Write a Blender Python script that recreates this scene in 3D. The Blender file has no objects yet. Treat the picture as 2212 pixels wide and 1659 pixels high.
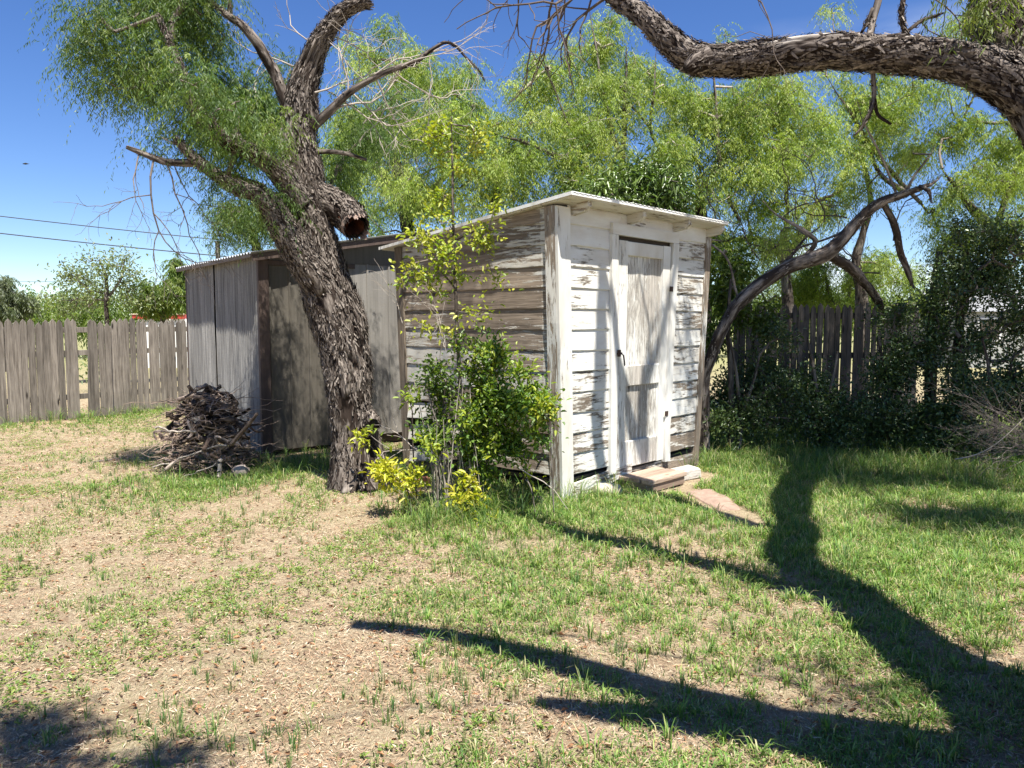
import bpy, math, random
import numpy as np
from mathutils import Vector, Matrix
R = math.radians
random.seed(7); rng = np.random.default_rng(7)
sc = bpy.context.scene
col = sc.collection

# ------------------------------------------------------------------ camera, sky, sun, exposure
FPX, PITCH, EYE = 1661.0, R(4.6), 1.55
cd = bpy.data.cameras.new('camera'); cam = bpy.data.objects.new('camera', cd); col.objects.link(cam)
cam.location = (0, 0, EYE); cam.rotation_euler = (R(90) - PITCH, 0, 0)
cd.sensor_width = 36; cd.lens = FPX / 2212 * 36; cd.clip_end = 3000; cd.clip_start = .05
sc.camera = cam
SUN_EL = R(65); SH = np.array([.33, -.94]); SH /= np.linalg.norm(SH)
sun_az = math.atan2(SH[0], SH[1])
S = np.array([SH[0] * math.cos(SUN_EL), SH[1] * math.cos(SUN_EL), math.sin(SUN_EL)])
w = bpy.data.worlds.new('World'); sc.world = w; w.use_nodes = True
nt = w.node_tree; nt.nodes.clear()
out = nt.nodes.new('ShaderNodeOutputWorld'); bg = nt.nodes.new('ShaderNodeBackground')
sky = nt.nodes.new('ShaderNodeTexSky'); sky.sky_type = 'NISHITA'; sky.sun_disc = False
sky.sun_elevation = SUN_EL; sky.sun_rotation = sun_az; sky.air_density = 1.0; sky.dust_density = 0.0; sky.altitude = 1500; sky.ozone_density = 3.0
hs = nt.nodes.new('ShaderNodeHueSaturation'); hs.inputs['Saturation'].default_value = 1.22; hs.inputs['Value'].default_value = 1.0
tc = nt.nodes.new('ShaderNodeTexCoord'); mp = nt.nodes.new('ShaderNodeMapping'); mp.inputs['Scale'].default_value = (1, 1, 3.2)
cn = nt.nodes.new('ShaderNodeTexNoise'); cn.inputs['Scale'].default_value = 3.1; cn.inputs['Detail'].default_value = 7; cn.inputs['Roughness'].default_value = .55
cr = nt.nodes.new('ShaderNodeMapRange'); cr.inputs[1].default_value = .56; cr.inputs[2].default_value = .70; cr.clamp = True
sep = nt.nodes.new('ShaderNodeSeparateXYZ'); er = nt.nodes.new('ShaderNodeMapRange'); er.inputs[1].default_value = .34; er.inputs[2].default_value = .16
xr = nt.nodes.new('ShaderNodeMapRange'); xr.inputs[1].default_value = .12; xr.inputs[2].default_value = .3
m1 = nt.nodes.new('ShaderNodeMath'); m1.operation = 'MULTIPLY'; m2 = nt.nodes.new('ShaderNodeMath'); m2.operation = 'MULTIPLY'
mx = nt.nodes.new('ShaderNodeMix'); mx.data_type = 'RGBA'; mx.inputs[7].default_value = (9, 9.3, 9.8, 1)
L = nt.links.new
L(sky.outputs[0], hs.inputs['Color']); L(tc.outputs['Generated'], mp.inputs[0]); L(mp.outputs[0], cn.inputs['Vector'])
L(cn.outputs[0], cr.inputs[0]); L(tc.outputs['Generated'], sep.inputs[0]); L(sep.outputs[2], er.inputs[0]); L(sep.outputs[0], xr.inputs[0])
L(cr.outputs[0], m1.inputs[0]); L(er.outputs[0], m1.inputs[1]); L(m1.outputs[0], m2.inputs[0]); L(xr.outputs[0], m2.inputs[1])
L(m2.outputs[0], mx.inputs[0]); L(hs.outputs[0], mx.inputs[6]); L(mx.outputs[2], bg.inputs[0]); L(bg.outputs[0], out.inputs[0])
bg.inputs[1].default_value = .074; hs.inputs['Hue'].default_value = .512
sl = bpy.data.lights.new('sun', 'SUN'); so = bpy.data.objects.new('sun', sl); col.objects.link(so)
sl.energy = 5.0; sl.angle = R(.53); sl.color = (1, .965, .89)
so.rotation_euler = Vector(S).to_track_quat('Z', 'Y').to_euler(); so.location = (2, -4, 12)
sc.view_settings.view_transform = 'Standard'; sc.view_settings.look = 'None'; sc.view_settings.gamma = 1
sc.view_settings.exposure = 1.20
sc.render.engine = 'CYCLES'
sc.cycles.max_bounces = 8; sc.cycles.transmission_bounces = 4; sc.cycles.diffuse_bounces = 3

# ------------------------------------------------------------------ helpers: picture point -> world point
def ray(px, py):
    u = (px - 1106) / FPX; v = -(py - 829.5) / FPX
    return np.array([u, math.cos(PITCH) + v * math.sin(PITCH), -math.sin(PITCH) + v * math.cos(PITCH)])
def at(px, py, Y):
    r = ray(px, py); return np.array([0, 0, EYE]) + r * (Y / r[1])
def gnd(px, py):
    r = ray(px, py); return np.array([0, 0, EYE]) + r * (EYE / -r[2])
def shade_of(px, py, z):          # where something z metres up must be for its shadow to fall on this ground point
    g = gnd(px, py); k = z / math.tan(SUN_EL)
    return np.array([g[0] + SH[0] * k, g[1] + SH[1] * k, z])

def _h(i, j, k, s):
    n = (i * 374761393 + j * 668265263 + k * 2147483647 + s * 974634777) & 0xffffffff
    n = ((n ^ (n >> 13)) * 1274126177) & 0xffffffff
    n = ((n ^ (n >> 16)) * 2246822519) & 0xffffffff
    return ((n ^ (n >> 15)) & 0xffffff) / float(0xffffff)
def vnoise(p, s=0):
    p = np.asarray(p, float); f0 = np.floor(p).astype(np.int64); t = p - f0; t = t * t * (3 - 2 * t)
    r = 0
    for a in (0, 1):
        for b in (0, 1):
            for c in (0, 1):
                wgt = (t[..., 0] if a else 1 - t[..., 0]) * (t[..., 1] if b else 1 - t[..., 1]) * (t[..., 2] if c else 1 - t[..., 2])
                r = r + wgt * _h(f0[..., 0] + a, f0[..., 1] + b, f0[..., 2] + c, s)
    return r
def fbm(p, o=3, s=0):
    r = 0; a = 1; t = 0
    for i in range(o):
        r = r + a * vnoise(np.asarray(p) * 2 ** i, s + i); t += a; a *= .5
    return r / t
def ground_h(x, y):
    x = np.asarray(x, float); y = np.asarray(y, float)
    p = np.stack([x, y, 0 * x], -1)
    near = np.exp(-(np.maximum(np.hypot(x, y - 7) - 12, 0) / 8) ** 2)
    return ((vnoise(p * .7, 3) - .5) * .06 + (vnoise(p * 3.1, 5) - .5) * .022 + (vnoise(p * 9, 6) - .5) * .010) * near

def mesh_np(name, V, faces, parent=None, mat=None, smooth=False, fattr=None, vattr=None):
    """faces: list of int arrays (M,k)."""
    me = bpy.data.meshes.new(name)
    V = np.asarray(V, np.float32); faces = [np.asarray(f, np.int32) for f in faces if len(f)]
    me.vertices.add(len(V)); me.vertices.foreach_set('co', V.ravel())
    nl = sum(f.size for f in faces); nf = sum(len(f) for f in faces)
    me.loops.add(nl); me.polygons.add(nf)
    me.loops.foreach_set('vertex_index', np.concatenate([f.ravel() for f in faces]))
    tot = np.concatenate([np.full(len(f), f.shape[1], np.int32) for f in faces])
    st = np.concatenate([[0], np.cumsum(tot)[:-1]]).astype(np.int32)
    me.polygons.foreach_set('loop_start', st); me.polygons.foreach_set('loop_total', tot)
    if smooth: me.polygons.foreach_set('use_smooth', np.ones(nf, bool))
    for dom, d in (('FACE', fattr), ('POINT', vattr)):
        for k, a in (d or {}).items():
            a = np.asarray(a, np.float32)
            if a.ndim == 1: at_ = me.attributes.new(k, 'FLOAT', dom); at_.data.foreach_set('value', a)
            elif a.shape[1] == 3: at_ = me.attributes.new(k, 'FLOAT_VECTOR', dom); at_.data.foreach_set('vector', a.ravel())
            else: at_ = me.attributes.new(k, 'FLOAT_COLOR', dom); at_.data.foreach_set('color', a.ravel())
    me.update(calc_edges=True); me.validate()
    if mat: me.materials.append(mat)
    o = bpy.data.objects.new(name, me); col.objects.link(o)
    if parent: o.parent = parent
    return o
def tag(o, label, cat, group=None, kind=None):
    if label: o['label'] = label
    if cat: o['category'] = cat
    if group: o['group'] = group
    if kind: o['kind'] = kind
    return o
def empty(name, loc=(0, 0, 0), rz=0, label=None, cat=None, group=None):
    o = bpy.data.objects.new(name, None); col.objects.link(o); o.empty_display_size = .2
    o.location = loc; o.rotation_euler = (0, 0, rz)
    return tag(o, label, cat, group)

class MB:
    """collects grids, boxes and prisms; builds ONE mesh with per-face 'rnd' and 'paint'."""
    def __init__(s): s.v = []; s.f = []; s.r = []; s.p = []
    def add(s, vs, fs, rnd=None, paint=.5):
        b = len(s.v); s.v += [tuple(x) for x in vs]
        rnd = random.random() if rnd is None else rnd
        for f in fs: s.f.append(tuple(i + b for i in f)); s.r.append(rnd); s.p.append(paint)
    def box(s, a, b, rnd=None, paint=.5, bev=.003, jit=0):
        """bevelled box between two corners"""
        a = np.minimum(a, b) if True else a; b2 = np.maximum(a, b); a = np.array(a, float); b2 = np.array(b2, float)
        bv = min(bev, *(0.3 * (b2 - a)))
        vs = []; idx = {}
        for ax in range(3):
            for sx in (0, 1):
                for sy in (0, 1):
                    for sz in (0, 1):
                        c = [b2[0] if sx else a[0], b2[1] if sy else a[1], b2[2] if sz else a[2]]
                        for q in range(3):
                            if q != ax: c[q] += -bv if (sx, sy, sz)[q] else bv
                        idx[(ax, sx, sy, sz)] = len(vs); vs.append(np.array(c) + (np.random.uniform(-jit, jit, 3) if jit else 0))
        fs = []
        for sx in (0, 1):
            q = [idx[(0, sx, y, z)] for y, z in ((0, 0), (1, 0), (1, 1), (0, 1))]; fs.append(q if sx else q[::-1])
            q = [idx[(1, x, sx, z)] for x, z in ((0, 0), (0, 1), (1, 1), (1, 0))]; fs.append(q if sx else q[::-1])
            q = [idx[(2, x, y, sx)] for x, y in ((0, 0), (1, 0), (1, 1), (0, 1))]; fs.append(q if sx else q[::-1])
        for u in (0, 1):
            for v in (0, 1):
                fs.append([idx[(1, 0, u, v)], idx[(1, 1, u, v)], idx[(2, 1, u, v)], idx[(2, 0, u, v)]])
                fs.append([idx[(0, u, 0, v)], idx[(0, u, 1, v)], idx[(2, u, 1, v)], idx[(2, u, 0, v)]])
                fs.append([idx[(0, u, v, 0)], idx[(0, u, v, 1)], idx[(1, u, v, 1)], idx[(1, u, v, 0)]])
        for x in (0, 1):
            for y in (0, 1):
                for z in (0, 1): fs.append([idx[(0, x, y, z)], idx[(1, x, y, z)], idx[(2, x, y, z)]])
        s.add(vs, fs, rnd, paint)
    def grid(s, P, rnd=None, paint=.5, flip=False):
        """P: (n,m,3) array"""
        n, m = P.shape[:2]; fs = []
        for i in range(n - 1):
            for j in range(m - 1):
                q = (i * m + j, (i + 1) * m + j, (i + 1) * m + j + 1, i * m + j + 1); fs.append(q[::-1] if flip else q)
        s.add(P.reshape(-1, 3), fs, rnd, paint)
    def prism(s, pts, d, rnd=None, paint=.5):
        """polygon pts (list of 3d) extruded by vector d"""
        n = len(pts); a = [np.array(p, float) for p in pts]; b = [p + np.array(d) for p in a]
        fs = [tuple(range(n)), tuple(range(2 * n - 1, n - 1, -1))] + [(i, i + n, (i + 1) % n + n, (i + 1) % n) for i in range(n)]
        s.add(a + b, fs, rnd, paint)
    def build(s, name, mat, parent=None, warp=None, smooth=False, recalc=True):
        v = np.array(s.v)
        if warp is not None: v = warp(v)
        me = bpy.data.meshes.new(name); me.from_pydata([tuple(x) for x in v], [], s.f)
        a = me.attributes.new('rnd', 'FLOAT', 'FACE'); a.data.foreach_set('value', s.r)
        a = me.attributes.new('paint', 'FLOAT', 'FACE'); a.data.foreach_set('value', s.p)
        if recalc:
            import bmesh
            bm = bmesh.new(); bm.from_mesh(me); bmesh.ops.recalc_face_normals(bm, faces=bm.faces); bm.to_mesh(me); bm.free()
        me.update()
        if smooth: me.polygons.foreach_set('use_smooth', [True] * len(me.polygons))
        if mat: me.materials.append(mat)
        o = bpy.data.objects.new(name, me); col.objects.link(o)
        if parent: o.parent = parent
        return o

# ------------------------------------------------------------------ materials
def newmat(name):
    m = bpy.data.materials.new(name); m.use_nodes = True; n = m.node_tree; n.nodes.clear()
    o = n.nodes.new('ShaderNodeOutputMaterial'); b = n.nodes.new('ShaderNodeBsdfPrincipled'); n.links.new(b.outputs[0], o.inputs[0])
    return m, n, b, o
class NT:
    def __init__(s, n): s.n = n
    def node(s, t, **k):
        x = s.n.nodes.new(t)
        for a, v in k.items(): setattr(x, a, v)
        return x
    def l(s, a, b): s.n.links.new(a, b)
    def attr(s, name): x = s.node('ShaderNodeAttribute'); x.attribute_name = name; return x
    def math(s, op, a, b=None, clamp=False):
        x = s.node('ShaderNodeMath', operation=op); x.use_clamp = clamp
        for i, q in enumerate((a, b)):
            if q is None: continue
            if isinstance(q, (int, float)): x.inputs[i].default_value = q
            else: s.l(q, x.inputs[i])
        return x.outputs[0]
    def noise(s, vec, scale, detail=4, rough=.55, dist=0, w=None):
        x = s.node('ShaderNodeTexNoise'); x.inputs['Scale'].default_value = scale; x.inputs['Detail'].default_value = detail
        x.inputs['Roughness'].default_value = rough; x.inputs['Distortion'].default_value = dist
        if w is not None:
            x.noise_dimensions = '4D'; s.l(w, x.inputs['W'])
        s.l(vec, x.inputs['Vector']); return x.outputs[0]
    def mapping(s, vec, scale):
        x = s.node('ShaderNodeMapping'); x.inputs['Scale'].default_value = scale; s.l(vec, x.inputs[0]); return x.outputs[0]
    def rng(s, v, a, b, c=0, d=1, smooth=False):
        x = s.node('ShaderNodeMapRange'); x.inputs[1].default_value = a; x.inputs[2].default_value = b; x.inputs[3].default_value = c; x.inputs[4].default_value = d
        if smooth: x.interpolation_type = 'SMOOTHSTEP'
        s.l(v, x.inputs[0]); return x.outputs[0]
    def mix(s, f, a, b, mode='MIX'):
        x = s.node('ShaderNodeMix', data_type='RGBA', blend_type=mode)
        for i, q in ((0, f), (6, a), (7, b)):
            if isinstance(q, tuple): x.inputs[i].default_value = (*q[:3], 1)
            elif isinstance(q, (int, float)): x.inputs[i].default_value = q
            else: s.l(q, x.inputs[i])
        return x.outputs[2]
    def bump(s, h, strength, dist, prev=None):
        x = s.node('ShaderNodeBump'); x.inputs['Strength'].default_value = strength; x.inputs['Distance'].default_value = dist
        s.l(h, x.inputs['Height'])
        if prev is not None: s.l(prev, x.inputs['Normal'])
        return x.outputs[0]

def wood_mat(name, axis, dark, light, paint=None, chip=1.0, rough=.8, grain=1.0):
    m, n, b, o = newmat(name); t = NT(n)
    tcn = t.node('ShaderNodeTexCoord'); obj = tcn.outputs['Object']
    rnd = t.attr('rnd').outputs['Fac']; wv = t.math('MULTIPLY', rnd, 37.0)
    sc_ = lambda lo, hi: tuple(lo if i == axis else hi for i in range(3))
    g1 = t.noise(t.mapping(obj, sc_(1.6 * grain, 42 * grain)), 1, 6, .65, .6, wv)
    g2 = t.noise(t.mapping(obj, sc_(6, 190)), 1, 4, .6, .2, wv)
    g3 = t.noise(t.mapping(obj, sc_(1.2, 3.0)), 1, 4, .6, .4, wv)
    gg = t.math('ADD', t.math('MULTIPLY', g1, .6), t.math('MULTIPLY', g2, .4))
    wc = t.mix(t.rng(gg, .36, .64), dark, light)
    tone = t.math('ADD', t.rng(rnd, 0, 1, .72, 1.22), t.rng(g3, .3, .7, -.22, .22))
    wc = t.mix(1.0, wc, wc, 'MIX')
    hsv = t.node('ShaderNodeHueSaturation'); t.l(wc, hsv.inputs['Color']); t.l(tone, hsv.inputs['Value'])
    vo = t.node('ShaderNodeTexVoronoi'); vo.inputs['Scale'].default_value = 1; vo.voronoi_dimensions = '4D'; t.l(wv, vo.inputs['W']); t.l(t.mapping(obj, sc_(2.6, 9.)), vo.inputs['Vector'])
    kn = t.rng(vo.outputs['Distance'], .10, .22)
    c = t.mix(kn, tuple(x * .35 for x in dark), hsv.outputs[0]); h = gg
    if paint:
        p1 = t.noise(t.mapping(obj, sc_(4.0 * chip, 34 * chip)), 1, 9, .76, .5, wv)
        p2 = t.noise(t.mapping(obj, sc_(1.0, 2.2)), 1, 3, .5, 0, wv)
        am = t.attr('paint').outputs['Fac']
        v = t.math('ADD', t.math('ADD', t.math('MULTIPLY', p1, 1.0), t.math('MULTIPLY', p2, .55)), t.math('MULTIPLY', t.math('SUBTRACT', am, .5), .75))
        v = t.math('SUBTRACT', v, t.math('MULTIPLY', t.rng(g2, .3, .7), .07))
        mask = t.rng(v, .755, .80)
        dirt = t.noise(t.mapping(obj, sc_(2.0, 7.0)), 1, 5, .6, 0, wv)
        pc = t.mix(t.rng(dirt, .35, .75), paint, (paint[0] * .76, paint[1] * .70, paint[2] * .62))
        thin = t.rng(v, .755, .86)
        pc = t.mix(thin, tuple(x * y for x, y in zip(paint, (.72, .68, .62))), pc)
        c = t.mix(mask, c, pc)
        h = t.math('ADD', t.math('MULTIPLY', gg, .5), mask)
        t.l(t.rng(mask, 0, 1, .9, .55), b.inputs['Roughness'])
    else: b.inputs['Roughness'].default_value = rough
    t.l(c, b.inputs['Base Color']); t.l(t.bump(h, .8, .0035), b.inputs['Normal'])
    b.inputs['Specular IOR Level'].default_value = .25
    return m

def leaf_mat(name, trans=.35, rough=.5, spec=.4, tint=(1.25, 1.35, .45)):
    m, n, b, o = newmat(name); t = NT(n)
    c = t.attr('col').outputs['Color']
    t.l(c, b.inputs['Base Color']); b.inputs['Roughness'].default_value = rough; b.inputs['Specular IOR Level'].default_value = spec
    tr = t.node('ShaderNodeBsdfTranslucent'); t.l(t.mix(1.0, c, tint, 'MULTIPLY'), tr.inputs[0])
    ms = t.node('ShaderNodeMixShader'); ms.inputs[0].default_value = trans
    t.l(b.outputs[0], ms.inputs[1]); t.l(tr.outputs[0], ms.inputs[2]); t.l(ms.outputs[0], o.inputs[0])
    return m

def bark_mat(name, inner, outer, pale, sc_=1.0):
    m, n, b, o = newmat(name); t = NT(n)
    bc = t.attr('bark').outputs['Vector']; hh = t.attr('hgt').outputs['Fac']
    g = t.noise(t.mapping(bc, (46 * sc_, 46 * sc_, 7 * sc_)), 1, 6, .65, .5)
    g2 = t.noise(t.mapping(bc, (5, 5, 2.5)), 1, 4, .6)
    c = t.mix(t.rng(g, .35, .68), outer, pale)
    c = t.mix(t.rng(t.math('ADD', hh, t.math('MULTIPLY', t.math('SUBTRACT', g, .5), .5)), .30, .62), inner, c)
    c = t.mix(t.rng(g2, .35, .7, 0, .4), c, tuple(x * .55 for x in outer))
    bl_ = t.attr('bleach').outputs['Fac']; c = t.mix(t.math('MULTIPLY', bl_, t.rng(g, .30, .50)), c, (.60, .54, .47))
    t.l(c, b.inputs['Base Color']); b.inputs['Roughness'].default_value = .92; b.inputs['Specular IOR Level'].default_value = .15
    t.l(t.bump(g, .9, .008), b.inputs['Normal'])
    return m

def plain(name, c, rough=.7, metal=0, nscale=20, var=.25, bump=.0, stretch=(1, 1, 1)):
    m, n, b, o = newmat(name); t = NT(n)
    tcn = t.node('ShaderNodeTexCoord')
    g = t.noise(t.mapping(tcn.outputs['Object'], stretch), nscale, 6, .65)
    cc = t.mix(t.rng(g, .3, .7), tuple(x * (1 - var) for x in c), tuple(min(1, x * (1 + var)) for x in c))
    t.l(cc, b.inputs['Base Color']); b.inputs['Roughness'].default_value = rough; b.inputs['Metallic'].default_value = metal
    if bump: t.l(t.bump(g, 1, bump), b.inputs['Normal'])
    return m

WHITE = (.74, .735, .70)
M_front = wood_mat('peeling_white_boards', 0, (.085, .066, .050), (.31, .25, .19), WHITE)
M_side = wood_mat('weathered_side_boards', 1, (.085, .064, .048), (.36, .285, .215), (.60, .585, .54))
M_post = wood_mat('peeling_white_posts', 2, (.10, .075, .055), (.36, .29, .22), WHITE)
M_door = wood_mat('peeling_door_wood', 2, (.20, .17, .14), (.66, .61, .54), WHITE, chip=1.5, grain=.8)
M_raf = wood_mat('eave_timber', 1, (.13, .09, .06), (.42, .33, .24), (.70, .68, .62))
M_fence = wood_mat('grey_fence_wood', 2, (.065, .052, .042), (.29, .255, .215))
M_fence_dark = wood_mat('dark_fence_wood', 2, (.05, .043, .037), (.15, .13, .112))  # fence wood darkened in colour for the deep shade around it
M_step = wood_mat('worn_step_boards', 0, (.22, .15, .11), (.50, .38, .29), (.62, .60, .55))
M_log = wood_mat('dead_branch_wood', 2, (.08, .055, .045), (.34, .28, .24))
M_roofedge = plain('galvanised_roof', (.62, .64, .65), .38, .55, 9, .3, .002)
M_dark = plain('dark_interior_wood', (.05, .04, .03), .9)
M_iron = plain('rusty_iron', (.06, .035, .025), .8, .3, 60, .4)
M_brick = plain('red_brick', (.33, .13, .08), .9, 0, 60, .35, .004)
M_stone = plain('pale_stone', (.46, .40, .33), .9, 0, 30, .25, .006)
M_path = plain('worn_sandstone_slab', (.30, .205, .155), .92, 0, 14, .25, .01)

def metal_mat(name, base, streak, rust, ax=2, rough=.5, metal=.35, rustamt=.62):
    m, n, b, o = newmat(name); t = NT(n)
    tcn = t.node('ShaderNodeTexCoord'); ob = tcn.outputs['Object']; rnd = t.math('MULTIPLY', t.attr('rnd').outputs['Fac'], 19.)
    s1 = t.noise(t.mapping(ob, (26, 26, .9)), 1, 6, .7, .2, rnd)
    s2 = t.noise(t.mapping(ob, (5, 5, 1.6)), 1, 5, .6, .3, rnd)
    s3 = t.noise(t.mapping(ob, (70, 70, 70)), 1, 3, .6)
    c = t.mix(t.rng(s1, .3, .7), base, streak)
    c = t.mix(t.rng(s2, rustamt, rustamt + .2, 0, .85), c, rust)
    c = t.mix(t.rng(s3, .3, .7, 0, .25), c, tuple(x * .5 for x in base))
    t.l(c, b.inputs['Base Color']); b.inputs['Metallic'].default_value = metal; b.inputs['Roughness'].default_value = rough
    t.l(t.bump(s1, .25, .004), b.inputs['Normal'])
    return m
M_zinc = metal_mat('weathered_galvanised_sheet', (.065, .063, .06), (.38, .365, .34), (.11, .085, .065), rough=.78, metal=.0)
M_tan = metal_mat('tan_painted_steel', (.08, .068, .053), (.13, .115, .092), (.07, .05, .038), rough=.65, metal=.0, rustamt=.66)  # siding colour darkened to hold the tree's shade
M_tan_lit = metal_mat('dusty_steel_siding', (.19, .175, .155), (.32, .30, .27), (.12, .09, .07), rough=.65, metal=.1, rustamt=.66)  # paler copy of the siding, sunlight mixed into its colour
M_trim = metal_mat('rusty_brown_trim', (.06, .038, .03), (.11, .075, .06), (.07, .035, .025), rough=.7, metal=0)

M_leaf = leaf_mat('feathery_leaves', .50)
M_leaf_broad = leaf_mat('soft_broad_leaves', .38, .42, .5)
M_leaf_gloss = leaf_mat('glossy_leaves', .18, .33, .6)
M_grass = leaf_mat('grass_blades', .35, .55, .3)
M_straw = leaf_mat('dry_straw', .2, .8, .1, (1, .95, .8))
M_bark = bark_mat('shaggy_mesquite_bark', (.024, .016, .012), (.090, .071, .058), (.36, .31, .265))
M_bark_pale = bark_mat('pale_weathered_bark', (.020, .013, .010), (.080, .063, .052), (.36, .305, .26))
M_bark_far = bark_mat('grey_bark', (.04, .03, .024), (.13, .108, .09), (.30, .26, .22))
M_twig = plain('grey_twigs', (.16, .13, .11), .9, 0, 20, .3)
M_twig_pale = plain('pale_dead_twigs', (.36, .31, .26), .9, 0, 20, .25)
M_twig_dark = plain('brown_twigs', (.10, .075, .06), .9, 0, 20, .3)

# ------------------------------------------------------------------ tubes, twigs, leaves
def spline(P, Rr, step):
    P = np.array(P, float); Rr = np.array(Rr, float)
    Q = np.vstack([2 * P[0] - P[1], P, 2 * P[-1] - P[-2]]); q = np.concatenate([[Rr[0]], Rr, [Rr[-1]]])
    pts = []; rr = []
    for i in range(1, len(Q) - 2):
        n = max(2, int(np.linalg.norm(Q[i + 1] - Q[i]) / step))
        t = np.linspace(0, 1, n, endpoint=False)[:, None]
        a, b, c, d = Q[i - 1], Q[i], Q[i + 1], Q[i + 2]
        pts.append(.5 * ((2 * b) + (-a + c) * t + (2 * a - 5 * b + 4 * c - d) * t ** 2 + (-a + 3 * b - 3 * c + d) * t ** 3))
        rr.append(q[i] + (q[i + 1] - q[i]) * t[:, 0])
    pts.append(Q[-2][None]); rr.append([q[-2]])
    return np.vstack(pts), np.concatenate(rr)
def frames(P):
    T = np.gradient(P, axis=0); T /= np.linalg.norm(T, axis=1)[:, None] + 1e-9
    N = np.zeros_like(P); u = np.cross(T[0], [0, 1, .3]); N[0] = u / np.linalg.norm(u)
    for i in range(1, len(P)):
        v = N[i - 1] - T[i] * (N[i - 1] @ T[i]); N[i] = v / np.linalg.norm(v)
    return T, N, np.cross(T, N)
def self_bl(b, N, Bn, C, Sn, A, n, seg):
    # bare bleached wood, plus sunlight painted along the limb's upward side
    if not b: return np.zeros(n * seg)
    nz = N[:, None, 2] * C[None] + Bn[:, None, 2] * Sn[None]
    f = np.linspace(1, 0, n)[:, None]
    return np.clip((nz - .45 + (fbm(A * 6, 3, 5) - .5) * .9) * 3, 0, 1).ravel() * np.clip(np.broadcast_to(f * 1.6, (n, seg)).ravel(), 0, 1) * b
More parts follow.
